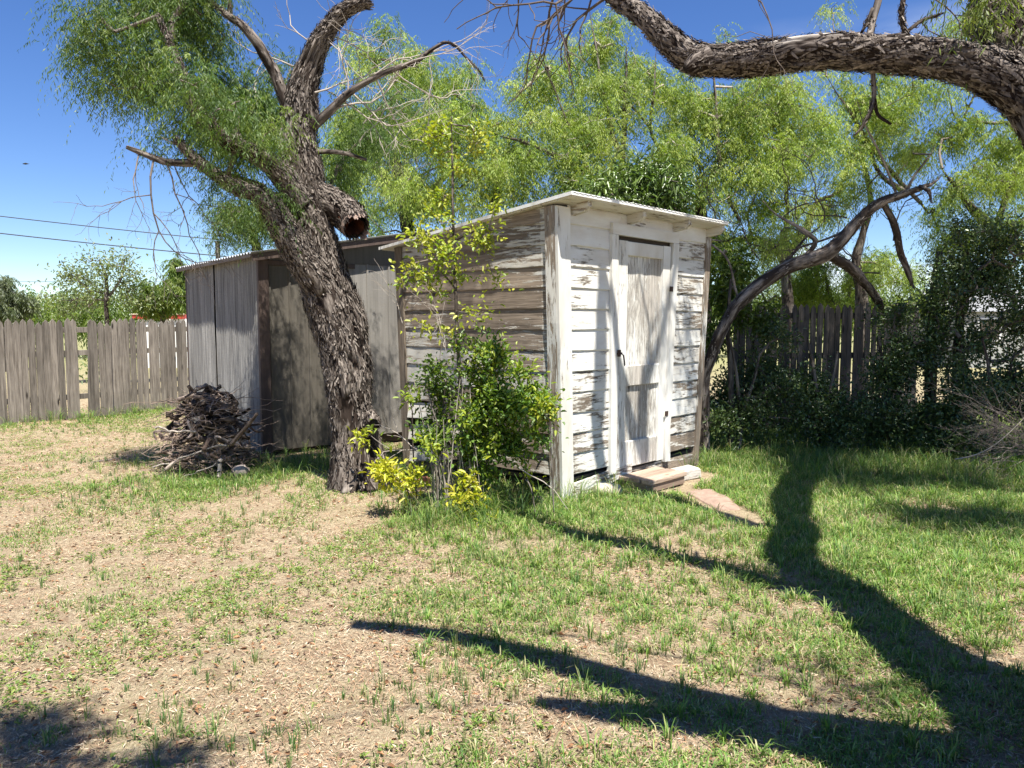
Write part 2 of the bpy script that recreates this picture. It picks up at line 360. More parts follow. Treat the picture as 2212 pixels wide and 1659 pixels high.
class TB:
    """bark tubes merged into one mesh"""
    def __init__(s): s.V = []; s.F = []; s.T3 = []; s.B = []; s.H = []; s.W = []; s.n = 0; s.skel = []
    def tube(s, P, Rr, step=.02, seg=64, amp=.12, freq=14, fl=5, flakes=0, seed=0, cap=True, lump=.12, flare=0, wob=0, bleach=0):
        P, Rr = spline(P, Rr, step)
        if wob:
            q = np.stack([np.arange(len(P)) * step * 2.2, np.full(len(P), seed * 7.7), np.zeros(len(P))], 1)
            for k in range(3): P[:, k] += (fbm(q + k * 31, 2, seed) - .5) * wob
        T, N, Bn = frames(P); s.skel.append((P, Rr))
        sl_ = np.concatenate([[0], np.cumsum(np.linalg.norm(np.diff(P, axis=0), axis=1))])
        th = np.linspace(0, 2 * math.pi, seg, endpoint=False)
        C, Sn = np.cos(th), np.sin(th); Rm = float(np.mean(Rr))
        A = np.zeros((len(P), seg, 3)); A[..., 0] = C * Rm; A[..., 1] = Sn * Rm; A[..., 2] = sl_[:, None] + seed * 3.3
        wv = (fbm(A * 5, 2, seed) - .5)[..., None] * .11; fl = fl * .42
        q = A + wv
        v1 = vnoise(q * [freq, freq, fl], seed); rg = 1 - np.abs(2 * v1 - 1)
        v2 = vnoise(q * [freq * 2.1, freq * 2.1, fl * 2.4], seed + 5); rg2 = 1 - np.abs(2 * v2 - 1)
        v3 = vnoise(q * [freq * 4, freq * 4, fl * 7], seed + 8)
        h = 1 - (.60 * rg ** 1.3 + .28 * rg2 + .12 * v3)
        v4 = vnoise(q * [freq * .42, freq * .42, fl * .6], seed + 13); rg4 = 1 - np.abs(2 * v4 - 1); h = h * .72 + .28 * (1 - rg4 ** 2)
        lm = fbm(A * 2.2, 2, seed + 9) - .5
        rad = Rr[:, None] * (1 + lm * lump * 2) + (h - .62) * amp * np.minimum(Rr[:, None], .2)
        if flare:
            k = np.exp(-sl_ / .22)[:, None]; rad = rad * (1 + flare * k * (.6 + .8 * vnoise(np.stack([C * 1.6, Sn * 1.6, 0 * C], -1) + 9, seed)[None]))
        V = P[:, None] + N[:, None] * (C[None, :, None] * rad[..., None]) + Bn[:, None] * (Sn[None, :, None] * rad[..., None])
        n = len(P); I = np.arange(n * seg).reshape(n, seg); J = np.roll(I, -1, axis=1)
        F = np.stack([I[:-1], J[:-1], J[1:], I[1:]], -1).reshape(-1, 4) + s.n
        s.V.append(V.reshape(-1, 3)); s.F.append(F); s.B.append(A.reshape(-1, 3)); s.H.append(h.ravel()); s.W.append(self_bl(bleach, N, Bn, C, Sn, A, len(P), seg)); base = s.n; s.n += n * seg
        if cap:
            s.V.append(P[[0, -1]]); s.B.append(np.zeros((2, 3))); s.H.append(np.array([.3, .3])); s.W.append(np.zeros(2))
            e = base + (n - 1) * seg
            s.T3.append(np.array([[base + j, s.n, base + (j + 1) % seg] for j in range(seg)] + [[e + (j + 1) % seg, s.n + 1, e + j] for j in range(seg)])); s.n += 2
        if flakes:
            r_ = np.random.default_rng(seed + 50)
            fi = r_.integers(2, n - 2, flakes * 2); fj = r_.integers(0, seg, flakes * 2)
            mk_ = vnoise(A[fi, fj] * [7, 7, 3.2], seed + 33) > r_.uniform(.2, .75, flakes * 2); fi, fj = fi[mk_], fj[mk_]; flakes = len(fi)
            p = V[fi, fj]; rd = N[fi] * C[fj][:, None] + Bn[fi] * Sn[fj][:, None]; tg = T[fi] * r_.choice([-1, 1], flakes)[:, None]
            sd = np.cross(tg, rd); ang = r_.normal(0, .28, flakes)[:, None]; tg2 = tg * np.cos(ang) + sd * np.sin(ang); sd2 = np.cross(tg2, rd)
            ln = (.02 + .13 * r_.uniform(0, 1, flakes) ** 1.8)[:, None] * min(1, Rm / .16 + .3); wd = r_.uniform(.003, .0105, flakes)[:, None] * min(1, Rm / .16 + .3); lf = r_.uniform(.001, .018, flakes)[:, None] * min(1, Rm / .2 + .3)
            b0 = p - tg2 * ln * .5 - rd * .004; b1 = p + rd * (lf * .7 + .002); b2 = p + tg2 * ln * .5 + rd * (lf * 1.5 + .002)
            VV = np.stack([b0 - sd2 * wd * .7, b0 + sd2 * wd * .7, b1 - sd2 * wd, b1 + sd2 * wd, b2 - sd2 * wd * .5, b2 + sd2 * wd * .4], 1)
            k = np.arange(flakes)[:, None] * 6 + s.n
            s.F.append(np.vstack([k + [0, 1, 3, 2], k + [2, 3, 5, 4]])); s.V.append(VV.reshape(-1, 3))
            s.B.append(np.repeat(A[fi, fj] + r_.uniform(-1, 1, (flakes, 3)), 6, 0) + (VV - VV[:, :1]).reshape(-1, 3)); s.H.append(np.tile([.3, .3, .5, .5, .62, .62], flakes) + np.repeat(r_.uniform(-.35, .3, flakes), 6)); s.W.append(np.zeros(flakes * 6)); s.n += flakes * 6
    def build(s, name, mat, parent=None):
        return mesh_np(name, np.vstack(s.V), [np.vstack(s.F)] + ([np.vstack(s.T3)] if s.T3 else []), parent, mat, True, None, {'bark': np.vstack(s.B), 'hgt': np.concatenate(s.H), 'bleach': np.concatenate(s.W)})
    def nodes(s, stride=8): return np.vstack([p[::stride] for p, _ in s.skel])

def sticks(segs, sides=5):
    """segs: (N,8) = a xyz, b xyz, ra, rb -> V, F"""
    segs = np.asarray(segs, float); n = len(segs)
    a, b, ra, rb = segs[:, :3], segs[:, 3:6], segs[:, 6], segs[:, 7]
    d = b - a; d /= np.linalg.norm(d, axis=1)[:, None] + 1e-9
    u = np.cross(d, np.where(np.abs(d[:, 2:3]) > .9, [[1., 0, 0]], [[0., 0, 1]])); u /= np.linalg.norm(u, axis=1)[:, None] + 1e-9; v = np.cross(d, u)
    th = np.linspace(0, 2 * math.pi, sides, endpoint=False)
    ring = u[:, None] * np.cos(th)[None, :, None] + v[:, None] * np.sin(th)[None, :, None]
    V = np.concatenate([a[:, None] + ring * ra[:, None, None], b[:, None] + ring * rb[:, None, None]], 1)
    k = np.arange(n)[:, None, None] * 2 * sides; j = np.arange(sides); jn = (j + 1) % sides
    F = (np.stack([j, jn, jn + sides, j + sides], -1)[None] + k).reshape(-1, 4)
    return V.reshape(-1, 3), F
def grow(base, targets, r0=.004, maxr=.05, wig=.06, step=.25, seed=0):
    """connect every target to the growing network; returns stick segments and all nodes"""
    r_ = np.random.default_rng(seed); base = np.asarray(base); T = np.asarray(targets)
    d = np.array([np.min(np.linalg.norm(base - t, axis=1)) for t in T]); T = T[np.argsort(d)]
    cap = len(base) + len(T) * 14 + 10
    nodes = np.zeros((cap, 3)); nodes[:len(base)] = base; par = -np.ones(cap, int); cnt = np.zeros(cap); n = len(base)
    for t in T:
        cand = nodes[:n]; dv = cand - t; ds = np.linalg.norm(dv, axis=1) + .35 * np.maximum(dv[:, 2], 0)
        j = int(np.argmin(ds)); L_ = np.linalg.norm(cand[j] - t); k = min(12, max(1, int(L_ / step)))
        a = nodes[j].copy(); prev = j; sag = r_.normal(0, wig, 3)
        for i in range(1, k + 1):
            f = i / k; p = a + (t - a) * f + sag * math.sin(math.pi * f) * L_ + (r_.normal(0, wig * .35 * min(L_, 1), 3) if i < k else 0)
            p[2] += .10 * L_ * math.sin(math.pi * f)
            nodes[n] = p; par[n] = prev; prev = n; n += 1
        q = prev
        while q >= 0: cnt[q] += 1; q = par[q]
    segs = []
    for i in range(len(base), n):
        p = par[i]; rb = min(maxr, r0 * math.sqrt(cnt[i])); ra = min(maxr, r0 * math.sqrt(cnt[p])) if p >= len(base) else rb * 1.25
        segs.append([*nodes[p], *nodes[i], ra, rb])
    return np.array(segs), nodes[:n]

def unit(a): return a / (np.linalg.norm(a, axis=-1, keepdims=True) + 1e-9)
def kites(P, D, Nn, ln, wd, curl=.0):
    """thin leaves, 4 points each"""
    S_ = unit(np.cross(D, Nn)); ln = np.broadcast_to(ln, (len(P),))[:, None]; wd = np.broadcast_to(wd, (len(P),))[:, None]
    m = P + D * ln * .45; tip = P + D * ln; tip[:, 2] -= (curl * ln)[:, 0]
    V = np.stack([P, m + S_ * wd * .5, tip, m - S_ * wd * .5], 1).reshape(-1, 3)
    return V, np.arange(len(P) * 4).reshape(-1, 4)
def broad(P, D, Nn, ln, wd, fold=.25, curl=.15):
    """folded leaves, 6 points, two quads each"""
    S_ = unit(np.cross(D, Nn)); U = unit(np.cross(S_, D)); ln = np.broadcast_to(ln, (len(P),))[:, None]; wd = np.broadcast_to(wd, (len(P),))[:, None]
    a = P + D * ln * .28; b = P + D * ln * .68; tip = P + D * ln - U * ln * curl
    V = np.stack([P, a + S_ * wd * .5 + U * wd * fold, b + S_ * wd * .4 + U * wd * fold * .6, tip, b - S_ * wd * .4 + U * wd * fold * .6, a - S_ * wd * .5 + U * wd * fold], 1).reshape(-1, 3)
    k = np.arange(len(P))[:, None] * 6
    return V, np.vstack([k + [0, 1, 2, 3], k + [0, 3, 4, 5]])
def colr(n, palette, var=.15, r_=rng):
    pal = np.array(palette, float); c = pal[r_.integers(0, len(pal), n)] * r_.uniform(1 - var, 1 + var, (n, 1))
    return np.concatenate([np.clip(c, 0, 1), np.ones((n, 1))], 1)

def feathery(centers, sig, strands, per, ln, wd, length, palette, seed, up=.25):
    """mesquite foliage: drooping strands of small narrow leaves round each cluster centre"""
    r_ = np.random.default_rng(seed); C = np.repeat(np.asarray(centers), strands, 0); n = len(C)
    st = C + r_.normal(0, 1, (n, 3)) * sig
    d = unit(r_.normal(0, 1, (n, 3)) * [1, 1, .5] + [0, 0, up])
    f = np.linspace(.05, 1, per)[None, :, None]; Ls = r_.uniform(.6, 1.3, n)[:, None, None] * length
    pts = st[:, None] + d[:, None] * f * Ls + np.array([0, 0, -.95]) * (f ** 1.8) * Ls
    side = np.where(np.arange(per) % 2, 1, -1)[None, :, None]
    tg = unit(d[:, None] + np.array([0, 0, -2.0]) * f); sd = unit(np.cross(tg, [0, 0, 1.0]) + .01)
    D = unit(tg * .55 + sd * side * .8 + np.array([0, 0, -.75]) + r_.normal(0, .3, pts.shape))
    P = pts.reshape(-1, 3); D = D.reshape(-1, 3); N_ = unit(r_.normal(0, 1, P.shape) + [0, -.3, .8])
    V, F = kites(P, D, N_, r_.uniform(.6, 1.3, len(P)) * ln, wd, .1)
    cl = colr(len(centers), palette, .22, r_); c = np.repeat(cl, strands, 0); c[:, :3] *= r_.uniform(.8, 1.2, (n, 1)); c = np.repeat(c, per, 0)
    c[:, :3] *= r_.uniform(.85, 1.15, (len(c), 1)); c[:, 3] = 1
    return V, F, c
def blob_points(blobs, seed, mind=0):
    """blobs: (centre xyz, radii xyz, n)"""
    r_ = np.random.default_rng(seed); out_ = []
    for c, rad, n in blobs:
        k = max(2, n // 6); v = unit(r_.normal(0, 1, (k, 3))) * (r_.uniform(0, 1, (k, 1)) ** (1 / 2.4))
        j = r_.integers(0, k, n); out_.append(np.array(c) + v[j] * np.array(rad) + r_.normal(0, 1, (n, 3)) * np.array(rad) * .13)
    return np.vstack(out_)
def pblob(px, py, Y, rx, ry, rY, n):
    return (at(px, py, Y), (rx / FPX * Y, rY, ry / FPX * Y), n)
GREENS = [(.155, .215, .045), (.115, .175, .038), (.19, .24, .055), (.085, .14, .035), (.13, .19, .05)]
print('helpers ok')
#@@PART2
# ------------------------------------------------------------------ ground
def ground():
    ax = np.concatenate([-np.geomspace(900, 9, 26), np.arange(-8.5, 9.01, .07), np.geomspace(9.3, 900, 26)])
    ay = np.concatenate([-np.geomspace(900, 1.2, 22), np.arange(-1, 15.01, .07), np.geomspace(15.3, 1200, 26)])
    X, Y = np.meshgrid(ax, ay, indexing='ij'); Z = ground_h(X, Y)
    V = np.stack([X, Y, Z], -1).reshape(-1, 3); n, m = X.shape; I = np.arange(n * m).reshape(n, m)
    F = np.stack([I[:-1, :-1], I[1:, :-1], I[1:, 1:], I[:-1, 1:]], -1).reshape(-1, 4)
    m_, nn, b, o = newmat('dry_lawn_soil'); t = NT(nn)
    ob = t.node('ShaderNodeTexCoord').outputs['Object']
    a = t.noise(ob, .9, 5, .6); c1 = t.noise(ob, 9, 6, .7); c2 = t.noise(ob, 75, 5, .7); c3 = t.noise(t.mapping(ob, (160, 60, 60)), 1, 4, .7, 1.2)
    soil = t.mix(t.rng(c1, .3, .7), (.24, .165, .105), (.38, .285, .19))
    straw = t.mix(t.rng(c3, .42, .62), (.27, .20, .125), (.56, .47, .32))
    c = t.mix(t.rng(t.math('ADD', t.math('MULTIPLY', c1, .5), t.math('MULTIPLY', c2, .5)), .42, .54), soil, straw)
    gr = t.mix(t.rng(c2, .35, .65), (.10, .13, .045), (.26, .27, .11))
    c = t.mix(t.math('MULTIPLY', t.rng(a, .48, .68), t.rng(c2, .4, .62, .0, .55)), c, gr)
    sepn = t.node('ShaderNodeSeparateXYZ'); t.l(ob, sepn.inputs[0])
    c = t.mix(t.rng(sepn.outputs[1], 13, 30, 0, .75), c, (.24, .25, .10))
    t.l(c, b.inputs['Base Color']); b.inputs['Roughness'].default_value = .95; b.inputs['Specular IOR Level'].default_value = .1
    h = t.math('ADD', t.math('MULTIPLY', c2, .6), t.math('MULTIPLY', c3, .4))
    t.l(t.bump(h, 1, .02, t.bump(c1, 1, .03)), b.inputs['Normal'])
    g = mesh_np('ground', V, [F], None, m_, True); tag(g, None, None, kind='structure')
ground()

# ------------------------------------------------------------------ white clapboard shed
P0 = gnd(1200, 1092); P1 = gnd(1495, 1012); FD = unit(P1 - P0); FB = np.array([-FD[1], FD[0], 0])
SA = math.atan2(FD[1], FD[0])
def to_local(p, o, a): d = np.asarray(p)[..., :2] - np.asarray(o)[:2]; c, s = math.cos(a), math.sin(a); return np.stack([d[..., 0] * c + d[..., 1] * s, -d[..., 0] * s + d[..., 1] * c], -1)
def swarp(v):
    v = v.copy(); z = v[:, 2]; v[:, 0] = v[:, 0] * (.89 + .11 * z / 2.4) + .09 * (1 - z / 2.45); return v
shed = empty('clapboard_shed', P0, SA, 'small weathered shed of peeling white clapboards with a narrow panelled door', 'shed')
roofz = lambda y: 2.525 - .108 * y
def clap(mb, face, u0, u1, zt, zb, paint, lift=.02, tilt=0., gap=0, seed=0, n=None, zmax=None):
    n = n or max(4, int((u1 - u0) / .05)); us = np.linspace(u0, u1, n); q = np.stack([us * 5, us * 0 + seed * 3.7, us * 0], -1)
    nz = (fbm(q, 3, 11) - .5); nz2 = (fbm(q * 4 + 50, 2, 12) - .5)
    prof = [(.002, zt + .012, 0), (.004, zt - .008, 0), (.005 + lift * .25, zt - .02, 0), (lift, zb + .006, 1), (lift - .003, zb, 1), (.0, zb + .001, 1)]
    G = np.zeros((n, len(prof), 3))
    for j, (o_, z, lo) in enumerate(prof):
        zz = z + tilt * (us - u0) + (nz * .010 + nz2 * .006) * lo; oo = o_ + nz * .006 + gap * lo
        if zmax is not None: zz = np.minimum(zz, zmax(us) - .001 * j)
        if face == 'front': G[:, j] = np.stack([us, -oo, zz], -1)
        elif face == 'side': G[:, j] = np.stack([-oo, us, zz], -1)
        elif face == 'right': G[:, j] = np.stack([2.5 + oo, us, zz], -1)
        else: G[:, j] = np.stack([us, 2.09 + oo, zz], -1)
    k0 = len(mb.p); mb.grid(G, None, paint, flip=face in ('front', 'right'))
    m_ = len(prof) - 1
    for i in range(n - 1):
        u = us[i]
        e = (.16 * math.exp(-abs(u - .10) / .05) + .12 * max(0, min(1, (u - 1.45) * 4))) if face == 'side' else .03 * math.sin(u * 9 + seed)
        for j in range(m_): mb.p[k0 + i * m_ + j] = paint + e
PT = .178; Z0 = 2.195
mf = MB()
for k in range(-2, 12):
    zb = Z0 - PT * k; zt = zb + PT
    pl = [.70, .70, .72, .66, .71, .67, .70, .72, .70, .71, .67, .68, .64, .56][k + 2]
    if zb > 2.47: continue
    if zb > 2.40 - PT * .5 and k < -0: clap(mf, 'front', .13, 2.44, min(zt, 2.53), zb, .72, seed=k)
    else:
        clap(mf, 'front', .13, .735, zt, zb, pl, seed=k, tilt=random.uniform(-.006, .006))
        clap(mf, 'front', 1.79, 2.44, zt, zb, pl - .06, seed=k + 40, tilt=random.uniform(-.006, .006))
clap(mf, 'front', .735, 1.79, 2.53, 2.40, .7, seed=77)
clap(mf, 'front', 1.15, 2.42, .15, .02, .42, lift=.016, tilt=.01, seed=31)
mf.build('front_wall', M_front, shed, swarp, False, recalc=False)
ms = MB()
for k in range(-2, 12):
    zb = Z0 - PT * k; zt = zb + PT
    if zb > 2.51: continue
    pa = {-2: .52, -1: .47, 0: .52, 1: .43, 2: .38, 3: .38, 4: .46, 5: .42, 6: .50, 7: .52, 8: .40, 9: .40, 10: .46, 11: .46}[k]
    low = k >= 9
    if low:
        clap(ms, 'side', 1.0, 2.0, zt, zb + .035, pa + .1, tilt=-.05 * (k - 8), gap=.02, seed=k + 90)
        clap(ms, 'side', .07, 1.03, zt, zb, pa, tilt=-.02, gap=.01, seed=k + 60)
    else: clap(ms, 'side', .07, 2.03, zt, zb, pa, lift=.015, tilt=random.uniform(-.005, .004), gap=random.uniform(0, .003), seed=k + 60, zmax=lambda u: roofz(u) - .002)
ms.build('side_wall', M_side, shed, swarp, False, recalc=False)
mr = MB()
for k in range(-2, 12):
    zb = Z0 - PT * k
    if zb < 2.5: clap(mr, 'right', .05, 2.05, zb + PT, zb, .5, seed=k + 200, zmax=lambda u: roofz(u) - .002)
mr.build('side_wall', M_side, shed, swarp, True, recalc=False)
mk = MB()
for k in range(0, 12): clap(mk, 'back', .03, 2.48, Z0 - PT * k + PT * (0.2 if k == 0 else 1), Z0 - PT * k, .4, seed=k + 300)
mk.build('back_wall', M_front, shed, swarp, True, recalc=False)
def post(name, x0, x1, y0, y1, z0, z1, pn, slices=14, wav=.004):
    mb = MB(); zs = np.linspace(z0, z1, slices); P_ = []
    ring = [(x0, y0), (x1, y0), (x1, y1), (x0, y1)]
    G = np.zeros((slices, 5, 3))
    for i, z in enumerate(zs):
        for j in range(5):
            x, y = ring[j % 4]; e = (vnoise(np.array([[z * 4, (j % 4) * 3.1 + x0 * 10, y0]]), 21)[0] - .5) * wav * 2
            G[i, j] = (x + e, y + e, z)
    mb.grid(G, random.random(), pn); mb.add([G[-1, j] for j in range(4)], [(0, 1, 2, 3)], .3, pn); mb.add([G[0, j] for j in range(4)], [(3, 2, 1, 0)], .3, pn)
    return mb.build(name, M_post, shed, swarp)
post('corner_post', -.034, .135, -.032, -.004, -.0, 2.50, .74)
post('corner_post', -.036, -.006, -.0015, .105, .0, 2.505, .56, wav=.008)
post('corner_post', 2.425, 2.52, -.034, .05, .0, 2.44, .5)
post('corner_post', -.034, .05, 2.0, 2.10, .08, 2.295, .38)
fl = MB(); fl.box((0.02, .02, .16), (2.47, 2.06, .20), None, .2); fl.build('floor', M_dark, shed, swarp)
sk = MB()
G = np.zeros((16, 4, 3))
for i, u in enumerate(np.linspace(.12, 1.12, 16)):
    f = i / 15; zb = .01 + .13 * f ** 1.2 + random.uniform(-.004, .004); zt = .155 + .07 * f
    for j, (y, z) in enumerate(((0, zt), (-.026, zt), (-.028, zb), (0, zb))): G[i, j] = (u, y - .004, z)
sk.grid(G, .4, .56, flip=True); sk.build('skirt_board', M_front, shed, swarp, recalc=False)
# roof
rf = MB(); nx = 260; us = np.linspace(-.075, 2.495, nx); G = np.zeros((nx, 7, 3))
for j, y in enumerate(np.linspace(-.235, 2.30, 7)): G[:, j] = np.stack([us, us * 0 + y, roofz(y) + .030 + .004 * np.sin(us * 2 * math.pi / .068) + .004 * np.sin(us * 2.3 + y)], -1)
rf.grid(G, .5, .5); G2 = G.copy(); G2[..., 2] -= .003; rf.grid(G2, .5, .5, flip=True)
roof = rf.build('roof', M_roofedge, shed, swarp, True, recalc=False)
dk = MB()
for i in range(9):
    y0 = -.215 + i * .276; y1 = y0 + .272
    dk.prism([(-.06, y0, roofz(y0)), (-.06, y1, roofz(y1)), (-.06, y1, roofz(y1) + .022), (-.06, y0, roofz(y0) + .022)], (2.53 + random.uniform(-.01, .01), 0, 0), None, .72)
dk.build('roof_deck', wood_mat('eave_boards', 0, (.13, .09, .06), (.42, .33, .24), (.70, .68, .62)), roof, swarp)
fz = MB(); fz.box((-.078, -.232, roofz(-.26) + .002), (2.50, -.218, roofz(-.26) + .034), None, .8); 
fz.prism([(-.085, -.226, roofz(-.26) + .006), (-.085, 2.29, roofz(2.29) + .006), (-.085, 2.29, roofz(2.29) + .034), (-.085, -.226, roofz(-.26) + .034)], (.008, 0, 0), None, .8)
fz.build('roof_edge_strip', wood_mat('white_edge_strip', 0, (.25, .22, .19), (.5, .46, .42), (.82, .83, .82)), roof, swarp)
for x in (.17, .98, 1.77, 2.44):
    r_ = MB(); h = .085
    r_.prism([(x, .0, roofz(0) - .002), (x, -.185, roofz(-.2) - .002), (x, -.19, roofz(-.2) - .045), (x, -.145, roofz(-.2) - h), (x, .0, roofz(0) - h)], (.055, 0, 0), None, .62)
    r_.build('rafter_tail', M_raf, shed, swarp)
# door and its trim
def slab(mb, x0, x1, z0, z1, y0, y1, pn, wav=.003, n=14, bow=0):
    zs = np.linspace(z0, z1, n); G = np.zeros((n, 5, 3)); sd = random.random() * 50
    for i, z in enumerate(zs):
        e = (fbm(np.array([[z * 2.2, sd, 0]]), 2, 4)[0] - .5) * wav * 4; b_ = bow * math.sin(math.pi * i / (n - 1))
        for j, (x, y) in enumerate(((x0, y0), (x1, y0), (x1, y1), (x0, y1), (x0, y0))): G[i, j] = (x + e + b_, y, z)
    mb.grid(G, random.random(), pn); mb.add(G[-1, :4], [(0, 1, 2, 3)], .3, pn); mb.add(G[0, :4], [(3, 2, 1, 0)], .3, pn)
tr = MB(); slab(tr, .715, .815, .165, 2.33, -.046, -.004, .80)
tr.build('door_trim', M_post, shed, swarp)
tr = MB(); slab(tr, 1.735, 1.84, .16, 2.325, -.05, -.004, .86, wav=.010, bow=-.012); tr.build('door_trim', M_post, shed, swarp)
tr = MB(); tr.prism([(.72, -.048, 2.332), (1.845, -.048, 2.328), (1.845, -.048, 2.425), (.72, -.048, 2.432)], (0, .044, 0), .3, .82); tr.build('door_trim', M_front, shed, swarp)
bk = MB(); bk.box((.80, .012, .17), (1.77, .03, 2.34), .2, .2); bk.build('door_jamb', M_dark, shed, swarp)
d = MB(); Y0, Y1 = -.028, .008
slab(d, .842, .985, .185, 2.29, Y0, Y1, .66); slab(d, 1.60, 1.728, .185, 2.29, Y0, Y1, .85, bow=.006)
d.build_door = None
for z0, z1, pn in ((2.16, 2.288, .80), (.955, 1.145, .62), (.187, .435, .64)): d.box((.986, Y0 + .002, z0), (1.599, Y1 - .002, z1), None, pn, .006)
door = d.build('door', M_door, shed, swarp)
for z0, z1, pn in ((1.14, 2.165, .56), (.43, .96, .54)):
    pn_ = MB(); G = np.zeros((24, 20, 3))
    for i, x in enumerate(np.linspace(.984, 1.602, 24)):
        for j, z in enumerate(np.linspace(z0, z1, 20)): G[i, j] = (x, -.004 + .008 * vnoise(np.array([[x * 9, z * 2, 0]]), 9)[0], z)
    pn_.grid(G, random.random(), pn, flip=True); pn_.build('door_panel', M_door, door, swarp, True, recalc=False)
la = MB(); la.box((.80, -.062, 1.255), (.875, -.045, 1.275), None, 0); la.prism([(.865, -.066, 1.262), (.89, -.07, 1.25), (.905, -.075, 1.16), (.893, -.075, 1.15), (.878, -.07, 1.24)], (0, .008, 0))
la.box((.80, -.075, 1.238), (.83, -.05, 1.30), None, 0); la.build('latch', M_iron, door, swarp)
for z in (.62, 1.85):
    hg = MB(); hg.box((1.69, -.056, z), (1.755, -.052, z + .05)); hg.build('hinge', M_iron, door, swarp)

def L2W(o, a, x, y, z): c, s = math.cos(a), math.sin(a); return np.array([o[0] + x * c - y * s, o[1] + x * s + y * c, z])
# doorstep, lit-patch slab, stones and bricks under the shed
st = empty('doorstep', L2W(P0, SA, .86, -.40, 0), SA, 'low worn plank step with a brick-red top below the shed door', 'step')
m = MB()
for i in range(3): m.box((.0, .005 + i * .12, .095), (.62, .115 + i * .12, .135), None, .35, .006, .004)
m.build('tread', M_step, st)
m = MB(); m.box((.03, .03, 0), (.07, .34, .093), None, .4); m.box((.54, .03, 0), (.59, .34, .093), None, .4); m.box((.02, .02, .02), (.60, .038, .092), None, .3); m.build('riser', M_step, st)
st2 = MB(); st2.box((0, 0, 0), (.30, .18, .115), .8, .60, .02, .006)
o = st2.build('step_block', wood_mat('white_painted_block', 0, (.25, .2, .16), (.5, .42, .35), (.56, .54, .50)), None); o.location = L2W(P0, SA, 1.56, -.30, 0); o.rotation_euler = (0, 0, SA - .15)
tag(o, 'small pale worn block at the right end of the plank step', 'block')
def slab_stone(name, pts, h, mat, label, cat, group=None):
    n = len(pts); c = np.mean(pts, axis=0); V = []
    rg = []
    for k, (s_, z) in enumerate(((1.03, -.03), (1.0, h * .7), (.95, h), (.5, h * 1.06))):
        rg.append([(c + (np.array(p) - c) * s_)[:2].tolist() + [z + random.uniform(-.004, .004)] for p in pts])
    V = [v for r_ in rg for v in r_]; F = [[k * n + i, k * n + (i + 1) % n, (k + 1) * n + (i + 1) % n, (k + 1) * n + i] for k in range(3) for i in range(n)]
    mb = MB(); mb.add([np.array(v) - [c[0], c[1], 0] for v in V] + [(0, 0, h * 1.08)], F + [[3 * n + i, 3 * n + (i + 1) % n, 4 * n] for i in range(n)])
    o = mb.build(name, mat, None, None, True); o.location = (c[0], c[1], float(ground_h(c[0], c[1]))); return tag(o, label, cat, group)
def wob_poly(pts, m_=5, j=.02):
    r_ = []
    for i in range(len(pts)):
        a, b = np.array(pts[i]), np.array(pts[(i + 1) % len(pts)])
        for k in range(m_): r_.append((a + (b - a) * k / m_)[:2] + np.random.uniform(-j, j, 2))
    return [np.array([*p, 0]) for p in r_]
np.random.seed(4)
slab_stone('path_slab', wob_poly([gnd(1480, 1070), gnd(1530, 1063), gnd(1570, 1080), gnd(1600, 1108), gnd(1545, 1106)], 5, .015), .022, M_path, 'flat reddish stone slab sunk in the grass in front of the doorstep', 'stone slab')  # reddish slab standing in for a sunlit patch between shadows
for i, (px, py, s_, lb) in enumerate([(1080, 1095, .11, 'flat red brick lying under the side wall by the shrub stems'), (1120, 1088, .10, 'red brick half under the side wall, next to the corner post'), (905, 1045, .10, 'red brick behind the leftmost yellow leaf cluster')]):
    b = MB(); b.box((-s_, -.05, 0), (s_, .05, .06), None, .5, .006, .003); o = b.build('brick', M_brick); g = gnd(px, py); o.location = (g[0], g[1], .0); o.rotation_euler = (random.uniform(-.1, .1), 0, SA + 1.4 + i * .7); tag(o, lb, 'brick', 'bricks under the shed wall')
def rock(name, p, r_, mat, label, cat='stone', group=None):
    th = np.linspace(0, 2 * math.pi, 14, endpoint=False); ph = np.linspace(.05, math.pi - .05, 9)
    T_, P_ = np.meshgrid(th, ph, indexing='ij'); D = np.stack([np.cos(T_) * np.sin(P_), np.sin(T_) * np.sin(P_), np.cos(P_)], -1)
    V = D * (np.array(r_) * (.75 + .5 * vnoise(D * 2.2 + p[0] * 9, 3)[..., None])); n, m_ = T_.shape; I = np.arange(n * m_).reshape(n, m_); J = np.roll(I, -1, 0)
    F = np.stack([I[:, :-1], I[:, 1:], J[:, 1:], J[:, :-1]], -1).reshape(-1, 4)
    o = mesh_np(name, V.reshape(-1, 3), [F, I[:, :1].T.copy(), ] if False else [F], None, mat, True); o.location = p; return tag(o, label, cat, group)
rock('stone', [*gnd(1160, 1092)[:2], .03], (.07, .06, .05), M_stone, 'pale chalky stone at the foot of the near corner post')
rock('stone', [*gnd(1235, 1078)[:2], .03], (.10, .06, .05), M_stone, 'pale flat stone under the front skirt board, right of the corner post')
rock('stone', [*gnd(1310, 1070)[:2], .04], (.14, .08, .07), M_stone, 'long grey stone under the front wall just left of the doorstep')

